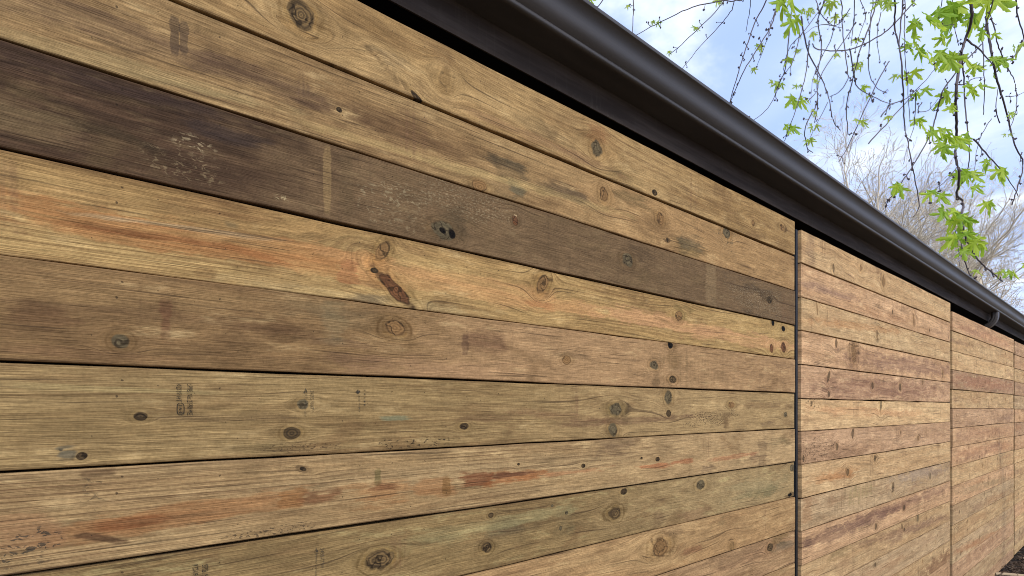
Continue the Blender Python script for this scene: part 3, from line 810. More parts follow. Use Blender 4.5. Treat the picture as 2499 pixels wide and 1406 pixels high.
TRI = [(0, .5), (1, 0), (1, 1)]
stamp(5, [('SPIB. No.2 PRIME', 456, 470, 937, 1012), ('KD19 HT', 430, 443, 937, 981), ('163', 436, 445, 989, 1008), (ring_poly(), 431, 450, 984, 1012)], INK, 'black grade stamp reading SPIB No.2 PRIME KD19 HT 163')
stamp(5, [(TRI, 740, 752, 947, 959), ('Weyerhaeuser', 741, 750, 961, 1018), ('34357607', 757, 766, 953, 999)], INK2, 'small black stamp with a triangle and the number 34357607')
stamp(5, [([(.5, 0), (1, .5), (.5, 1), (0, .5)], 867, 880, 950, 962), ('IIIIIIIIIIII', 875, 879, 966, 1005), ('- - - - -', 888, 892, 951, 990)], INK2, 'faded stamp with a small diamond')
stamp(7, [('34357730', 783, 792, 1338, 1386), (TRI, 767, 778, 1338, 1349), ('Weyerhaeuser', 768, 776, 1351, 1412)], INK2, 'small black stamp with a triangle and the number 34357730')
stamp(7, [('SPIB. No.2 PRIME', 493, 508, 1380, 1456), ('KD19 HT', 470, 484, 1380, 1425)], INK, 'black grade stamp cut off by the lower edge of the picture')

# ------------------------------------------------------------------ dark building behind the fence
def metal_mat(name, c, rough, spec, dust=0.3):
    g = G(name)
    p = g.obj()
    n = g.noise(p, (3, 25, 25), (0, 0, 0), 6, 0.65)
    n2 = g.noise(p, (240, 240, 240), (4, 0, 0), 2, 0.6)
    n3 = g.noise(p, (26, 60, 9), (9, 0, 0), 5, 0.7)
    col = g.mix(g.mr(n, 0.4, 0.75, 0, dust), c, tuple(q * 2.0 + .006 for q in c))
    col = g.mix(g.mr(n3, 0.62, 0.72, 0, .35), col, (.075, .068, .06))
    g.pbr(col, g.m('MULTIPLY_ADD', n, 0.25, rough - .1), spec, bump=n2, dist=.0002, strength=.5)
    return g.mat


def fascia_mat():
    g = G('fascia_paint')
    p = g.obj()
    x, y, z = g.xyz(p)
    n = g.noise(p, (2, 8, 30), (0, 0, 0), 6, 0.65)
    col = g.mix(g.mr(n, .4, .7), (.040, .030, .025), (.075, .058, .048))
    lich = g.noise(p, (70, 70, 70), (3, 0, 0), 5, .7)
    patch = g.noise(p, (1.7, 1, 1), (5.2, 0, 0), 2, .5)
    hz = g.m('SUBTRACT', z, g.m('MULTIPLY', x, -.010))
    low = g.mr(hz, CZ + .945, CZ + .905)
    mk = g.m('MULTIPLY', g.m('MULTIPLY', g.mr(lich, .55, .66), g.mr(patch, .5, .66)), low)
    col = g.mix(g.m('MULTIPLY', mk, .8), col, (.26, .25, .17))
    drip = g.noise(p, (55, 1, 4), (1, 0, 0), 3, .6)
    col = g.mix(g.mr(drip, .56, .72, 0, .35), col, (.075, .062, .05))
    g.pbr(col, .8, .12, bump=n, dist=.001)
    return g.mat


M_GUT = metal_mat('dark_gutter_metal', (.046, .039, .035), .45, .45)
M_FAS = fascia_mat()
M_WALL = plain('black_wall', (.007, .007, .008), .85, .1)
M_ROOF = plain('dark_shingles', (.035, .034, .036), .9, .2, .4, 40, .004)
TILT = -.0098
B0 = tag(empty('building', (0, 0, 0)), 'low dark building with black eave and gutter behind the plank fence', 'building')
XS = [-4.0 + .5 * i for i in range(29)] + [10.4]
HB, HF = CZ + .985 + .0091, CZ + .904 + .0091          # gutter bottom and fascia bottom at x = 0
yF = .06
link('fascia', fix_normals(sweep('fascia', [(yF, HF), (yF, HF + .17), (yF + .004, HF + .17), (yF + .004, HF)], XS, TILT, True, caps=True)), M_FAS, B0)
link('soffit', fix_normals(sweep('soffit', [(yF + .0045, HF + .02), (.62, HF + .02), (.62, HF + .035), (yF + .0045, HF + .035)], XS, TILT, True, caps=True)), M_WALL, B0)
link('wall', fix_normals(sweep('wall', [(.60, -.2), (.60, HF + .005), (2.6, HF + .005), (2.6, -.2)], [-4, 10.3], 0, True, caps=True)), M_WALL, B0)
link('roof', fix_normals(sweep('roof', [(yF - .03, HF + .172), (1.6, HF + .36), (3.0, HF + .172), (3.0, HF + .15), (1.6, HF + .33), (yF - .03, HF + .1705)], XS, TILT, True, caps=True)), M_ROOF, B0)
# gutter: bottom pan, rolled bead, ogee face and top lip  (y = -outward)
prof = [(yF - .001, .150), (yF - .001, .0), (-.004, -.001), (-.012, -.0022), (-.019, -.0018), (-.0222, .0005), (-.0232, .0030), (-.0236, .0075), (-.0222, .0098), (-.0222, .0112),
        (-.027, .0150), (-.0335, .0215), (-.0385, .0290), (-.0412, .0370), (-.0424, .0450), (-.0432, .0520), (-.0458, .0600), (-.0505, .0680), (-.0560, .0745), (-.0600, .0770),
        (-.0628, .0780), (-.0644, .0792), (-.0648, .0810), (-.0636, .0900), (-.0622, .0912), (-.0560, .0914), (-.0555, .0895), (-.057, .0830), (-.050, .074), (-.040, .058), (-.037, .035), (-.017, .0035), (yF - .003, .003), (yF - .003, .150)]
gut = link('gutter', fix_normals(sweep('gutter', [(a, HB + b) for a, b in prof], XS, TILT, True, True, True)), M_GUT, B0)
gut['label'] = 'dark brown ogee rain gutter running along the eave'
gut.data.set_sharp_from_angle(angle=R(38))
# downspout: ribbed elbow leaving the gutter and bending back behind the fence
dx = unproj(2428, 790, 0.0).x + .06
zt = HB + TILT * dx
v, f = [], []
W2, Dp = .038, .048
rows = 16
path = []
for i in range(rows):
    t = i / (rows - 1)
    if t < .3:
        path.append((-.018 + .024 - .0, zt - .001 - t * .10, 0.0))
    else:
        a = (t - .3) / .7 * R(62)
        rr_ = .12
        path.append((.006 + rr_ * (1 - math.cos(a)), zt - .031 - rr_ * math.sin(a), a))
sec = []
for k in range(20):          # ribbed rectangle
    a = 2 * math.pi * k / 20
    c, s = math.cos(a), math.sin(a)
    q = (abs(c) ** 6 + abs(s) ** 6) ** (-1 / 6) * (1 + (.035 if k % 2 else -.01))
    sec.append((c * q * W2, s * q * Dp / 2))
for (yy, zz, a) in path:
    for (sx, sy) in sec:
        v.append((dx + sx, yy + sy * math.cos(a), zz + sy * math.sin(a)))
for i in range(rows - 1):
    for k in range(20):
        a, b = i * 20 + k, i * 20 + (k + 1) % 20
        f.append((a, b, b + 20, a + 20))
f.append(tuple(range(20))); f.append(tuple(range((rows - 1) * 20, rows * 20))[::-1])
ds = link('downspout', fix_normals(mesh('downspout', v, f, False)), M_GUT, gut)
ds['label'] = 'ribbed dark downspout elbow bending in behind the fence'

# ------------------------------------------------------------------ maple over the roof
M_TWIG = plain('maple_twig_bark', (.085, .062, .062), .7, .3, .35, 60)
M_BARK = plain('maple_bark', (.11, .095, .082), .9, .15, .45, 14, .01)


def leaf_mat(name, c1, c2):
    g = G(name)
    p = g.obj()
    oi = g.n('ShaderNodeObjectInfo').outputs['Random']
    n = g.noise(p, (40, 40, 40), (0, 0, 0), 3, .5)
    col = g.mix(oi, c1, c2)
    ff = g.m('MULTIPLY_ADD', n, .5, .75)
    col = g.mix(1.0, col, g.comb(ff, ff, ff), 'MULTIPLY')
    b = g.n('ShaderNodeBsdfPrincipled')
    g.put(b.inputs['Base Color'], col); g.put(b.inputs['Roughness'], .5); g.put(b.inputs['Specular IOR Level'], .3)
    t = g.n('ShaderNodeBsdfTranslucent')
    g.put(t.inputs[0], g.mix(1.0, col, (1.25, 1.2, .5), 'MULTIPLY'))
    mx = g.n('ShaderNodeMixShader'); mx.inputs[0].default_value = .5
    g.nt.links.new(b.outputs[0], mx.inputs[1]); g.nt.links.new(t.outputs[0], mx.inputs[2])
    g.nt.links.new(mx.outputs[0], g.out.inputs[0])
    return g.mat


M_LEAF = leaf_mat('maple_leaf', (.24, .40, .03), (.48, .60, .07))
M_YOUNG = leaf_mat('young_maple_leaf', (.46, .54, .10), (.38, .52, .10))
rt = random.Random(21)


def leaf_mesh(seed, young=False):
    """deeply cut five-lobed maple leaf, petiole end at the origin, blade along -Z, folded and drooping"""
    r = random.Random(seed)
    lobes = [(-112, .42), (-55, .78), (0, 1.0), (55, .78), (112, .42)]
    out = []
    def pol(a, d): return (math.sin(R(a)) * d, math.cos(R(a)) * d + .12)
    out.append((0.0, 0.0))
    for i, (a, d) in enumerate(lobes):
        a += r.uniform(-5, 5); d *= r.uniform(.88, 1.1)
        w = 12.5 if not young else 9
        if i == 0: out.append(pol(a - 24, d * .38))
        out.append(pol(a - w * 1.0, d * .55)); out.append(pol(a - w * 1.05, d * .74)); out.append(pol(a - w * .52, d * .74)); out.append(pol(a - w * .5, d * .88))
        out.append(pol(a, d))
        out.append(pol(a + w * .5, d * .86)); out.append(pol(a + w * .52, d * .72)); out.append(pol(a + w * 1.05, d * .72)); out.append(pol(a + w * 1.0, d * .54))
        if i < 4:
            b = lobes[i + 1][0]
            out.append(pol((a + b) / 2, .24 * r.uniform(.85, 1.1)))
        else: out.append(pol(a + 24, d * .38))
    bm = bmesh.new()
    ctr = bm.verts.new((0, .18, 0))
    vs_ = [bm.verts.new((x, y, 0)) for x, y in out]
    for i in range(len(vs_)):
        a, b = vs_[i], vs_[(i + 1) % len(vs_)]
        bm.faces.new((ctr, a, b))
    fold, droop, tw = r.uniform(.25, .6), r.uniform(.35, .85), r.uniform(-.3, .3)
    for q in bm.verts:
        x, y = q.co.x, q.co.y
        z = fold * abs(x) * .55 - droop * (y * y) * .5 - .22 * x * x + tw * x * y + .05 * math.sin(9 * x + 7 * y + seed)
        q.co = Vector((x, z, -y))
    me = bpy.data.meshes.new('leaf'); bm.to_mesh(me); bm.free()
    me.polygons.foreach_set('use_smooth', [True] * len(me.polygons))
    return me


LEAVES = [leaf_mesh(i) for i in range(7)]
YOUNG = [leaf_mesh(40 + i, True) for i in range(5)]
for m_ in LEAVES: m_.materials.append(M_LEAF)
for m_ in YOUNG: m_.materials.append(M_YOUNG)
maple = tag(empty('maple_tree', (1.2, 4.2, 0)), 'leafing maple whose thin twigs hang over the dark gutter', 'tree')
maple_off = Vector((1.2, 4.2, 0))


def plane_y(x, j):
    """how far behind the fence face a twig hangs, by picture column"""
    t = min(max((x - 1500) / 700, 0), 1)
    return .75 - .45 * t + j * (.28 - .12 * t)


TW = Tubes()
def catmull(pts, n=6):
    o = []
    for i in range(len(pts) - 1):
        p0, p1, p2, p3 = pts[max(i - 1, 0)], pts[i], pts[i + 1], pts[min(i + 2, len(pts) - 1)]
        for k in range(n):
            t = k / n
            o.append(.5 * ((2 * p1) + (p2 - p0) * t + (2 * p0 - 5 * p1 + 4 * p2 - p3) * t * t + (3 * p1 - p0 - 3 * p2 + p3) * t ** 3))
    o.append(pts[-1])
    return o


TWIGS = [
    ([(2184, 0), (2183, 60), (2190, 95), (2197, 130), (2203, 190), (2205, 260), (2208, 310), (2216, 350), (2225, 400), (2233, 440), (2243, 503), (2228, 530)], 4.2, 2),
    ([(2203, 0), (2198, 60), (2194, 112)], 5, 1), ([(2208, 0), (2207, 60), (2209, 150), (2215, 210), (2221, 300)], 2.6, 2),
    ([(2233, 0), (2190, 50), (2150, 85), (2073, 121), (1999, 122), (1983, 107)], 4.6, 1),
    ([(2366, 0), (2372, 40), (2362, 80), (2350, 115), (2343, 150), (2336, 200), (2332, 240), (2334, 300), (2335, 345), (2331, 375), (2338, 410), (2340, 450), (2335, 475), (2348, 490), (2350, 510), (2345, 530), (2350, 560), (2360, 590), (2374, 612), (2392, 640), (2415, 660), (2447, 687)], 7.5, 3),
    ([(2424, 0), (2414, 35), (2402, 75), (2398, 110), (2401, 160), (2402, 220), (2400, 280)], 3.6, 2), ([(2346, 128), (2352, 190), (2356, 260), (2362, 330), (2366, 380), (2358, 425), (2345, 452)], 3.6, 2),
    ([(2405, 0), (2414, 32), (2426, 65), (2435, 110), (2449, 144), (2462, 170), (2476, 200), (2481, 240), (2477, 280), (2462, 320)], 3.2, 2), ([(2406, 40), (2414, 100), (2425, 154), (2434, 199), (2449, 249), (2464, 306), (2476, 352), (2497, 400), (2484, 455), (2470, 500)], 5, 2),
    ([(2395, 108), (2352, 155), (2305, 215), (2290, 260), (2278, 305), (2262, 345), (2229, 403), (2203, 442), (2176, 480), (2160, 496)], 4, 3), ([(2360, 97), (2395, 126), (2424, 162)], 4, 0),
    ([(2479, 0), (2484, 40), (2498, 90), (2490, 115), (2480, 130), (2467, 150)], 4, 2), ([(2150, 285), (2175, 255), (2212, 241), (2250, 205), (2285, 165)], 3, 1), ([(2120, 350), (2170, 295), (2215, 245), (2245, 215)], 3, 1),
    ([(1545, 0), (1545, 40), (1543, 90)], 3.4, 1), ([(1792, 2), (1765, 2), (1690, 18), (1630, 45), (1590, 65), (1545, 90)], 3.4, 3), ([(1765, 4), (1712, 62), (1662, 110), (1632, 134)], 3, 3), ([(1792, 4), (1782, 30), (1750, 70), (1710, 112), (1655, 180)], 3, 2),
    ([(1831, 0), (1827, 40), (1820, 78)], 2.6, 2), ([(1870, 0), (1845, 48), (1826, 102), (1810, 150), (1797, 195), (1776, 265)], 4, 3), ([(1894, 28), (1880, 68), (1851, 114), (1817, 171), (1797, 215), (1782, 250)], 3.4, 3), ([(1897, 0), (1880, 60), (1874, 90), (1860, 128), (1846, 165)], 2.2, 3),
    ([(1931, 30), (1922, 128), (1914, 176), (1900, 205), (1885, 247), (1862, 276), (1832, 297)], 2.8, 3), ([(1955, 40), (1965, 100), (1976, 137), (2002, 185), (2022, 236), (2033, 293), (2052, 318)], 3.4, 2), ([(2012, 0), (1996, 48), (2005, 114), (1993, 199), (1996, 256), (1988, 300)], 3.6, 3),
    ([(1975, 100), (1972, 128), (1968, 171), (1951, 242), (1934, 290), (1914, 345)], 3, 2), ([(2053, 0), (2056, 71), (2066, 156), (2069, 193), (2047, 225), (2025, 236)], 3, 2), ([(2138, 0), (2119, 71), (2099, 122), (2082, 193), (2066, 256), (2070, 330)], 4, 3),
    ([(2170, 150), (2150, 185), (2107, 273), (2073, 350), (2047, 395)], 3, 2), ([(2130, 0), (2124, 57), (2121, 171), (2139, 213), (2165, 228)], 2.8, 2), ([(2073, 119), (2085, 188), (2096, 216), (2150, 245), (2180, 255)], 2.8, 2), ([(2085, 0), (2082, 60), (2077, 112)], 3, 2),
    ([(2085, 60), (2065, 91), (2008, 176), (1993, 222), (1971, 248)], 2.8, 2), ([(1996, 240), (1990, 262), (1976, 285), (1964, 322), (1971, 361), (1983, 373)], 3, 1), ([(2015, 0), (1975, 60), (1950, 90), (1925, 120), (1912, 170)], 2.6, 3), ([(1952, 80), (1935, 150), (1905, 195), (1893, 235)], 2.2, 3),
    ([(2040, 30), (2030, 90), (2005, 140), (1985, 190), (1978, 250)], 2.2, 3), ([(2075, 20), (2045, 60), (2010, 60), (1985, 68), (1960, 85)], 2.4, 2), ([(2376, 340), (2413, 382), (2460, 436), (2485, 480)], 3.4, 2), ([(2338, 405), (2310, 440), (2282, 463), (2262, 486)], 2.4, 2),
    ([(2343, 518), (2345, 587), (2353, 634), (2368, 674), (2386, 687)], 3, 2), ([(2330, 205), (2350, 207), (2375, 192), (2400, 190)], 3, 2), ([(2250, 250), (2240, 270), (2265, 270), (2290, 240)], 2.4, 1), ([(2455, 235), (2475, 235), (2499, 225)], 2.4, 1), ([(2300, 0), (2290, 40), (2300, 60), (2330, 60)], 2.4, 2),
    ([(2325, 0), (2322, 40), (2330, 70), (2340, 112)], 3, 2), ([(2100, 0), (2112, 40), (2100, 80), (2085, 130)], 2.2, 3), ([(1992, 0), (2000, 30), (2030, 60), (2055, 68)], 2.4, 2), ([(2440, 300), (2430, 260), (2436, 215)], 2.6, 2), ([(2420, 290), (2400, 320), (2385, 360), (2378, 420)], 2, 3),
    ([(2236, 220), (2232, 300), (2218, 345), (2205, 400)], 2, 1), ([(1470, 0), (1455, 16), (1447, 30)], 3.4, 2), ([(2330, 560), (2338, 600), (2342, 650)], 2, 1), ([(2020, 250), (1995, 300), (1975, 340)], 1.8, 2), ([(2150, 30), (2140, 90), (2148, 150)], 2, 3),
]
tips = []
for ti, (pts, wpx, buds) in enumerate(TWIGS):
    j = rt.uniform(-1, 1)
    yw = [max(plane_y(x, j) + .05 * math.sin(i * 1.3 + ti), .05) for i, (x, y) in enumerate(pts)]
    P3 = [unproj(x, y, w) for (x, y), w in zip(pts, yw)]
    if pts[0][1] <= 5:                      # go on upwards to the limb above the picture
        d = (P3[0] - P3[1]).normalized()
        P3 = [P3[0] + d * .9 + Vector((-.25, .35, .55)), P3[0] + d * .35 + Vector((-.03, .04, .06))] + P3
    cur = catmull(P3, 5)
    n = len(cur)
    mz = px_m(sum(p[0] for p in pts) / len(pts), yw[0])[1]
    r0 = wpx * mz * .5
    for i in range(1, n - 1): cur[i] = cur[i] + Vector((rt.uniform(-1, 1), rt.uniform(-1, 1), rt.uniform(-1, 1))) * mz * .8
    tw = Tubes()
    tw.tube(cur, [max(r0 * (1 - .55 * i / n), .0011) for i in range(n)], 5)
    # buds and spur shoots
    step = {0: 99, 1: 8, 2: 5, 3: 3}[buds]
    for i in range(3, n, step):
        if rt.random() < .25: continue
        p = cur[i]
        t = (cur[min(i + 1, n - 1)] - cur[i - 1]).normalized()
        for sgn in ((1, -1) if rt.random() < .55 else (rt.choice((1, -1)),)):
            side = t.cross(Vector((rt.uniform(-.5, .5), 1, rt.uniform(-.3, .3)))).normalized() * sgn
            ln = rt.uniform(5, 13) * mz
            q = p + side * ln + t * ln * rt.uniform(.3, 1.0)
            tw.tube([p, (p + q) / 2 + t * ln * .12, q], [r0 * .5, r0 * .4, r0 * .35], 4)
            for _ in range(rt.randint(1, 3)):
                tw.blob(q + Vector((rt.uniform(-1, 1), rt.uniform(-1, 1), rt.uniform(-1, 1))) * 2.2 * mz, rt.uniform(1.5, 2.6) * mz, rt, 1.3)
    ob = tw.build('twig', M_TWIG, maple)
    ob.location = -maple_off

CL = [  # x, y, leaf length px, how many, spread px, young
    (1915, 18, 66, 5, 24, 0), (1940, 60, 56, 3, 14, 0), (2265, 50, 56, 4, 22, 0), (2235, 62, 50, 3, 14, 0), (2340, 35, 66, 5, 24, 0), (2405, 10, 70, 4, 30, 0), (2380, 45, 56, 3, 18, 0), (2232, 120, 48, 4, 18, 0), (2295, 150, 62, 6, 28, 0), (2340, 140, 56, 4, 22, 0),
    (2372, 170, 46, 3, 16, 0), (2222, 190, 40, 3, 16, 0), (2190, 188, 26, 2, 6, 1), (2252, 232, 36, 3, 16, 0), (2328, 236, 40, 3, 14, 0), (2376, 222, 42, 3, 16, 0), (2442, 155, 42, 5, 16, 0), (2412, 85, 38, 3, 14, 0), (2480, 118, 34, 3, 12, 1), (2248, 300, 34, 3, 14, 0),
    (2325, 268, 36, 3, 14, 0), (2290, 328, 46, 5, 20, 0), (2335, 345, 48, 6, 24, 0), (2300, 365, 42, 4, 18, 0), (2195, 462, 36, 5, 10, 0), (2284, 478, 34, 4, 16, 0), (2368, 432, 42, 5, 18, 0), (2350, 430, 38, 3, 14, 0), (2376, 460, 36, 3, 12, 0), (2415, 402, 34, 3, 10, 0), (2455, 425, 40, 4, 16, 0),
    (2325, 530, 48, 5, 22, 0), (2352, 545, 50, 6, 22, 0), (2345, 580, 46, 5, 20, 0), (2375, 590, 42, 4, 14, 0), (2350, 615, 40, 3, 14, 0), (2395, 608, 34, 3, 12, 0), (2412, 498, 34, 4, 14, 0), (2385, 668, 22, 3, 8, 1), (2448, 668, 24, 2, 8, 1), (2474, 672, 28, 3, 10, 0), (2494, 648, 30, 2, 8, 0),
    (1922, 318, 36, 5, 14, 0), (1952, 250, 36, 6, 16, 0), (1898, 212, 28, 5, 12, 1), (1852, 118, 24, 4, 8, 1), (1834, 170, 20, 3, 5, 1), (1600, 56, 20, 3, 6, 1), (1696, 72, 22, 3, 5, 1), (1632, 130, 16, 2, 4, 1), (1930, 148, 24, 4, 8, 1), (1945, 130, 22, 3, 8, 1), (1978, 88, 24, 3, 10, 1),
    (2098, 162, 28, 5, 10, 1), (2104, 214, 24, 3, 10, 0), (2112, 238, 20, 2, 6, 1), (2097, 300, 24, 4, 8, 1), (1984, 274, 20, 3, 8, 1), (1990, 312, 22, 3, 8, 1), (1979, 345, 22, 3, 6, 1), (1972, 30, 26, 6, 12, 1), (2036, 14, 34, 5, 12, 1), (2050, 44, 26, 3, 10, 1), (2160, 12, 34, 4, 10, 1),
    (1755, 4, 22, 3, 6, 1), (2048, 134, 20, 2, 6, 1), (2085, 105, 22, 3, 8, 1), (2170, 288, 18, 3, 5, 1), (2470, 280, 22, 3, 8, 1), (2230, 12, 20, 2, 6, 1), (1530, 18, 18, 2, 5, 1), (1435, 2, 22, 2, 5, 0), (2225, 95, 34, 2, 10, 0), (2460, 330, 20, 2, 8, 1), (2315, 95, 44, 3, 16, 0), (1990, 198, 20, 3, 6, 1), (1950, 212, 16, 2, 4, 1),
]
nleaf = 0
for (x, y, ln, cnt, sp, young) in CL:
    j = rt.uniform(-1, 1) * .6
    yw0 = max(plane_y(x, j), .12)
    for q in range(cnt):
        if nleaf >= 300: break
        yw = max(yw0 + rt.uniform(-.06, .06), .06)
        px, py = x + rt.uniform(-1, 1) * sp, y - ln * .3 + rt.uniform(-.5, .5) * sp
        p = unproj(px, py, yw)
        s = ln * px_m(x, yw)[1] * rt.uniform(.55, .95)
        me = rt.choice(YOUNG if young else LEAVES)
        o = link('leaf', me, None, maple, p - maple_off)
        # hang roughly downwards, turned every way, fanned outwards from the shoot
        fan = (px - x) / max(sp, 1)
        face = -(R(90) - math.atan2(ST, CT)) + rt.uniform(-.75, .75)
        o.rotation_euler = Euler((rt.uniform(-.35, .75), -fan * rt.uniform(.35, .9) + rt.uniform(-.3, .3), face), 'XYZ')
        o.scale = (s * rt.uniform(.8, 1.0), s, s)
        nleaf += 1

tr = Tubes()
tr.tube([Vector(p) - maple_off for p in [(1.2, 4.2, -.2), (1.22, 4.2, .5), (1.15, 4.15, 2), (1.25, 4.05, 3.6), (1.2, 3.8, 5.2), (1.3, 3.5, 6.6), (1.2, 3.3, 8.5), (1.4, 3.4, 10.5)]], [.34, .26, .22, .20, .18, .14, .09, .03], 12)
tr.build('trunk', M_BARK, maple)
for pts, r0 in (([(1.25, 4.0, 4.4), (1.7, 3.0, 5.9), (2.4, 1.9, 6.7), (3.3, 1.1, 6.75), (4.4, .8, 6.5), (5.6, .6, 6.0)], .10), ([(1.2, 3.7, 5.6), (1.4, 2.6, 6.4), (1.8, 1.7, 6.5), (2.4, 1.2, 6.2), (2.9, 1.0, 5.8)], .07),
                ([(1.2, 3.4, 7.0), (2.4, 2.8, 8.3), (4.2, 1.9, 8.6), (5.6, 1.2, 8.0), (6.6, .8, 7.2)], .08), ([(1.2, 3.6, 6.2), (0.2, 4.4, 7.6), (-1.0, 5.2, 8.8)], .08)):
    lb = Tubes()
    cur = catmull([Vector(p) - maple_off for p in pts], 5)
    lb.tube(cur, [r0 * (1 - .85 * i / len(cur)) for i in range(len(cur))], 8)
    lb.build('limb', M_BARK, maple)

# ------------------------------------------------------------------ bare budding trees far behind
M_FAR = plain('pale_bark', (.62, .53, .40), .9, .1, .3, 3)
M_BUD = plain('pale_buds', (.66, .60, .42), .9, .1, .3, 3)


def bare_tree(x, zdist, height, lean, seed, label, fork=.28):
    r = random.Random(seed)
    a = (x - CX) / F
    base = Vector((zdist * (CT + a * ST), -D + zdist * (ST - a * CT), 0))
    root = tag(empty('bare_tree', base), label, 'tree', 'budding trees behind the building')
    tk, cr, bd = Tubes(), Tubes(), []
    side = Vector((ST, -CT, 0))

    def grow(p, d, ln, rad, lev):
        n = 4 if lev < 3 else 3
        pts, rs = [p], [rad]
        for i in range(n):
            d = (d + Vector((r.gauss(0, 1), r.gauss(0, 1), r.gauss(0, .8))) * (.09 + .03 * lev) + Vector((0, 0, .05 if lev < 4 else -.01))).normalized()
            p = p + d * ln / n
            pts.append(p); rs.append(rad * (1 - .5 * (i + 1) / n))
        (tk if lev == 0 else cr).tube(pts, rs, 7 if lev == 0 else 4 if lev < 3 else 3, False)
        if lev >= 6:
            if r.random() < .8: bd.append(pts[-1])
            if r.random() < .5: bd.append(pts[-2])
            return
        kids = (5, 4, 3, 3, 2, 2)[lev]
        for k in range(kids):
            t = fork + (1 - fork) * (k + r.uniform(.2, .9)) / kids if lev else .45 + .55 * (k + r.uniform(.2, .9)) / kids
            i = min(int(t * n), n - 1)
            q = pts[i].lerp(pts[i + 1], t * n - i)
            ang = r.uniform(.35, .85) if lev else r.uniform(.4, .75)
            ax = d.cross(Vector((r.gauss(0, 1), r.gauss(0, 1), r.gauss(0, 1)))).normalized()
            nd = (Matrix.Rotation(ang, 3, ax) @ d)
            grow(q, nd, ln * r.uniform(.5, .72), max(rs[i] * r.uniform(.45, .62), .0065), lev + 1)
        # leader goes on
        grow(pts[-1], d, ln * .62, max(rs[-1], .0065), lev + 1)

    grow(Vector((0, 0, -.1)), (Vector((0, 0, 1)) + side * lean).normalized(), height * .36, height * .021, 0)
    tk.build('trunk', M_FAR, root)
    c = cr.build('crown', M_FAR, root)
    v, f = [], []
    for q in bd:
        for _ in range(2):
            o = q + Vector((r.uniform(-1, 1), r.uniform(-1, 1), r.uniform(-1, 1))) * .05
            s = r.uniform(.015, .035)
            e1 = Vector((r.uniform(-1, 1), r.uniform(-1, 1), r.uniform(-1, 1))).normalized() * s
            e2 = Vector((r.uniform(-1, 1), r.uniform(-1, 1), r.uniform(-1, 1))).normalized() * s
            b = len(v)
            v += [o, o + e1, o + e2]; f.append((b, b + 1, b + 2))
    tag(link('buds', mesh('buds', v, f), M_BUD, root), kind='stuff')


bare_tree(2190, 17, 14.5, .02, 3, 'bare budding tree rising above the middle of the gutter')
bare_tree(2370, 22, 15.5, -.06, 8, 'bare budding tree at the right behind the hanging maple leaves')
bare_tree(2560, 19, 14, -.22, 12, 'bare budding tree leaning in from the right edge of the picture')

# ------------------------------------------------------------------ foot of the fence
M_CHIP = plain('wood_chip', (.085, .058, .04), .9, .15, .6, 30)
M_DRY = plain('dry_leaf', (.34, .26, .17), .8, .2, .4, 30)
rc = random.Random(77)


def litter(name, mat, n, smin, smax, thin, label, cat):
    v, f = [], []
    for _ in range(n):
        x = rc.uniform(4.5, 10.5); y = -abs(rc.gauss(0, .45)) - .01
        if rc.random() < .2: x = rc.uniform(-2, 4.5)
        l, w = rc.uniform(smin, smax), rc.uniform(smin, smax) * .35
        a, t = rc.uniform(0, 6.28), rc.uniform(-.5, .5)
        e1 = Vector((math.cos(a), math.sin(a), t)).normalized() * l
        e2 = Vector((-math.sin(a), math.cos(a), rc.uniform(-.4, .4))).normalized() * w
        up = Vector((0, 0, thin))
        p = Vector((x, y, rc.uniform(.0, .03) + .03 * mnoise.noise(Vector((x * 1.7, y * 1.7, 0))) + abs(t) * l * .4))
        b = len(v)
        q = [p, p + e1 * .55 - e2 * .5, p + e1, p + e1 * .5 + e2 * .5]
        v += q + [c + up for c in q]
        f += [(b + 3, b + 2, b + 1, b), (b + 4, b + 5, b + 6, b + 7)] + [(b + i, b + (i + 1) % 4, b + 4 + (i + 1) % 4, b + 4 + i) for i in range(4)]
    tag(link(name, mesh(name, v, f), mat), label, cat, kind='stuff')


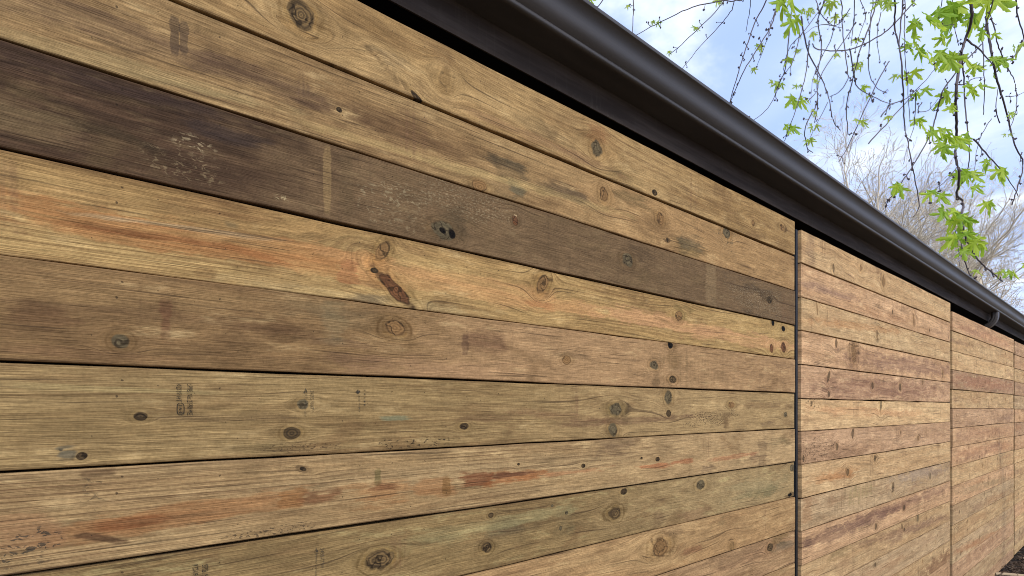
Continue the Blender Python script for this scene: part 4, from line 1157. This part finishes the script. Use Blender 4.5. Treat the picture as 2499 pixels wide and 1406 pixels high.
litter('bark_mulch', M_CHIP, 5000, .015, .06, .006, 'dark bark mulch along the foot of the fence', 'mulch')
litter('dry_leaves', M_DRY, 420, .02, .06, .001, 'pale dry leaves scattered on the mulch', 'leaves')
sp_ = unproj(2440, 1399, -.05)
sk = Tubes()
def gpt(x, y, z=.03):
    a = (x - CX) / F
    zc_ = (CZ - z) / ((y - YH) / F)
    return Vector((zc_ * (CT + a * ST), -D + zc_ * (ST - a * CT), z))
sk.tube([gpt(2428, 1401), gpt(2455, 1402), gpt(2480, 1404), gpt(2530, 1409)], [.017, .018, .017, .016], 7)
tag(sk.build('stick', plain('pale_stick', (.36, .27, .17), .8, .2, .3, 25)), 'pale stripped stick lying on the mulch by the fence', 'stick')

# low evergreen reaching in at the right edge, in front of the last panel
M_NEED = plain('evergreen_needles', (.05, .085, .025), .6, .3, .4, 40)
sh = tag(empty('evergreen_shrub', (6.82, -.36, 0)), 'small evergreen shrub showing a sprig at the right picture edge', 'shrub')
st, nd = Tubes(), Tubes()
rs_ = random.Random(4)
for k in range(7):
    a = rs_.uniform(0, 6.28)
    h = rs_.uniform(1.0, 1.75)
    sp2 = rs_.uniform(.02, .09)
    pts = [Vector((0, 0, 0)), Vector((math.cos(a) * sp2 * .4, math.sin(a) * sp2 * .3, h * .5)), Vector((math.cos(a) * sp2, math.sin(a) * sp2 * .7, h))]
    if k < 3:                    # side shoots that reach into the picture
        pts = [Vector((0, 0, .2)), Vector((.0, .01, 1.0)), Vector((-.075, .055, 1.36 + .06 * k)), Vector((-.165 - .012 * k, .125, 1.44 + .075 * k))]
    cur = catmull(pts, 6)
    st.tube(cur, [.006 * (1 - .7 * i / len(cur)) for i in range(len(cur))], 4)
    for i in range(len(cur) - 8, len(cur)):
        for _ in range(3):
            b = rs_.uniform(0, 6.28)
            q = cur[i] + Vector((math.cos(b) * .05, math.sin(b) * .04, rs_.uniform(.0, .04)))
            st.tube([cur[i], q], [.0022, .001], 3, False)
            for _ in range(12):
                t = cur[i].lerp(q, rs_.uniform(.2, 1))
                w = Vector((rs_.uniform(-1, 1), rs_.uniform(-1, 1), rs_.uniform(-.4, 1))).normalized() * rs_.uniform(.012, .024)
                nd.tube([t, t + w], [.0016, .0006], 3, False)
st.build('stem', M_TWIG, sh)
tag(nd.build('needles', M_NEED, sh), kind='stuff')
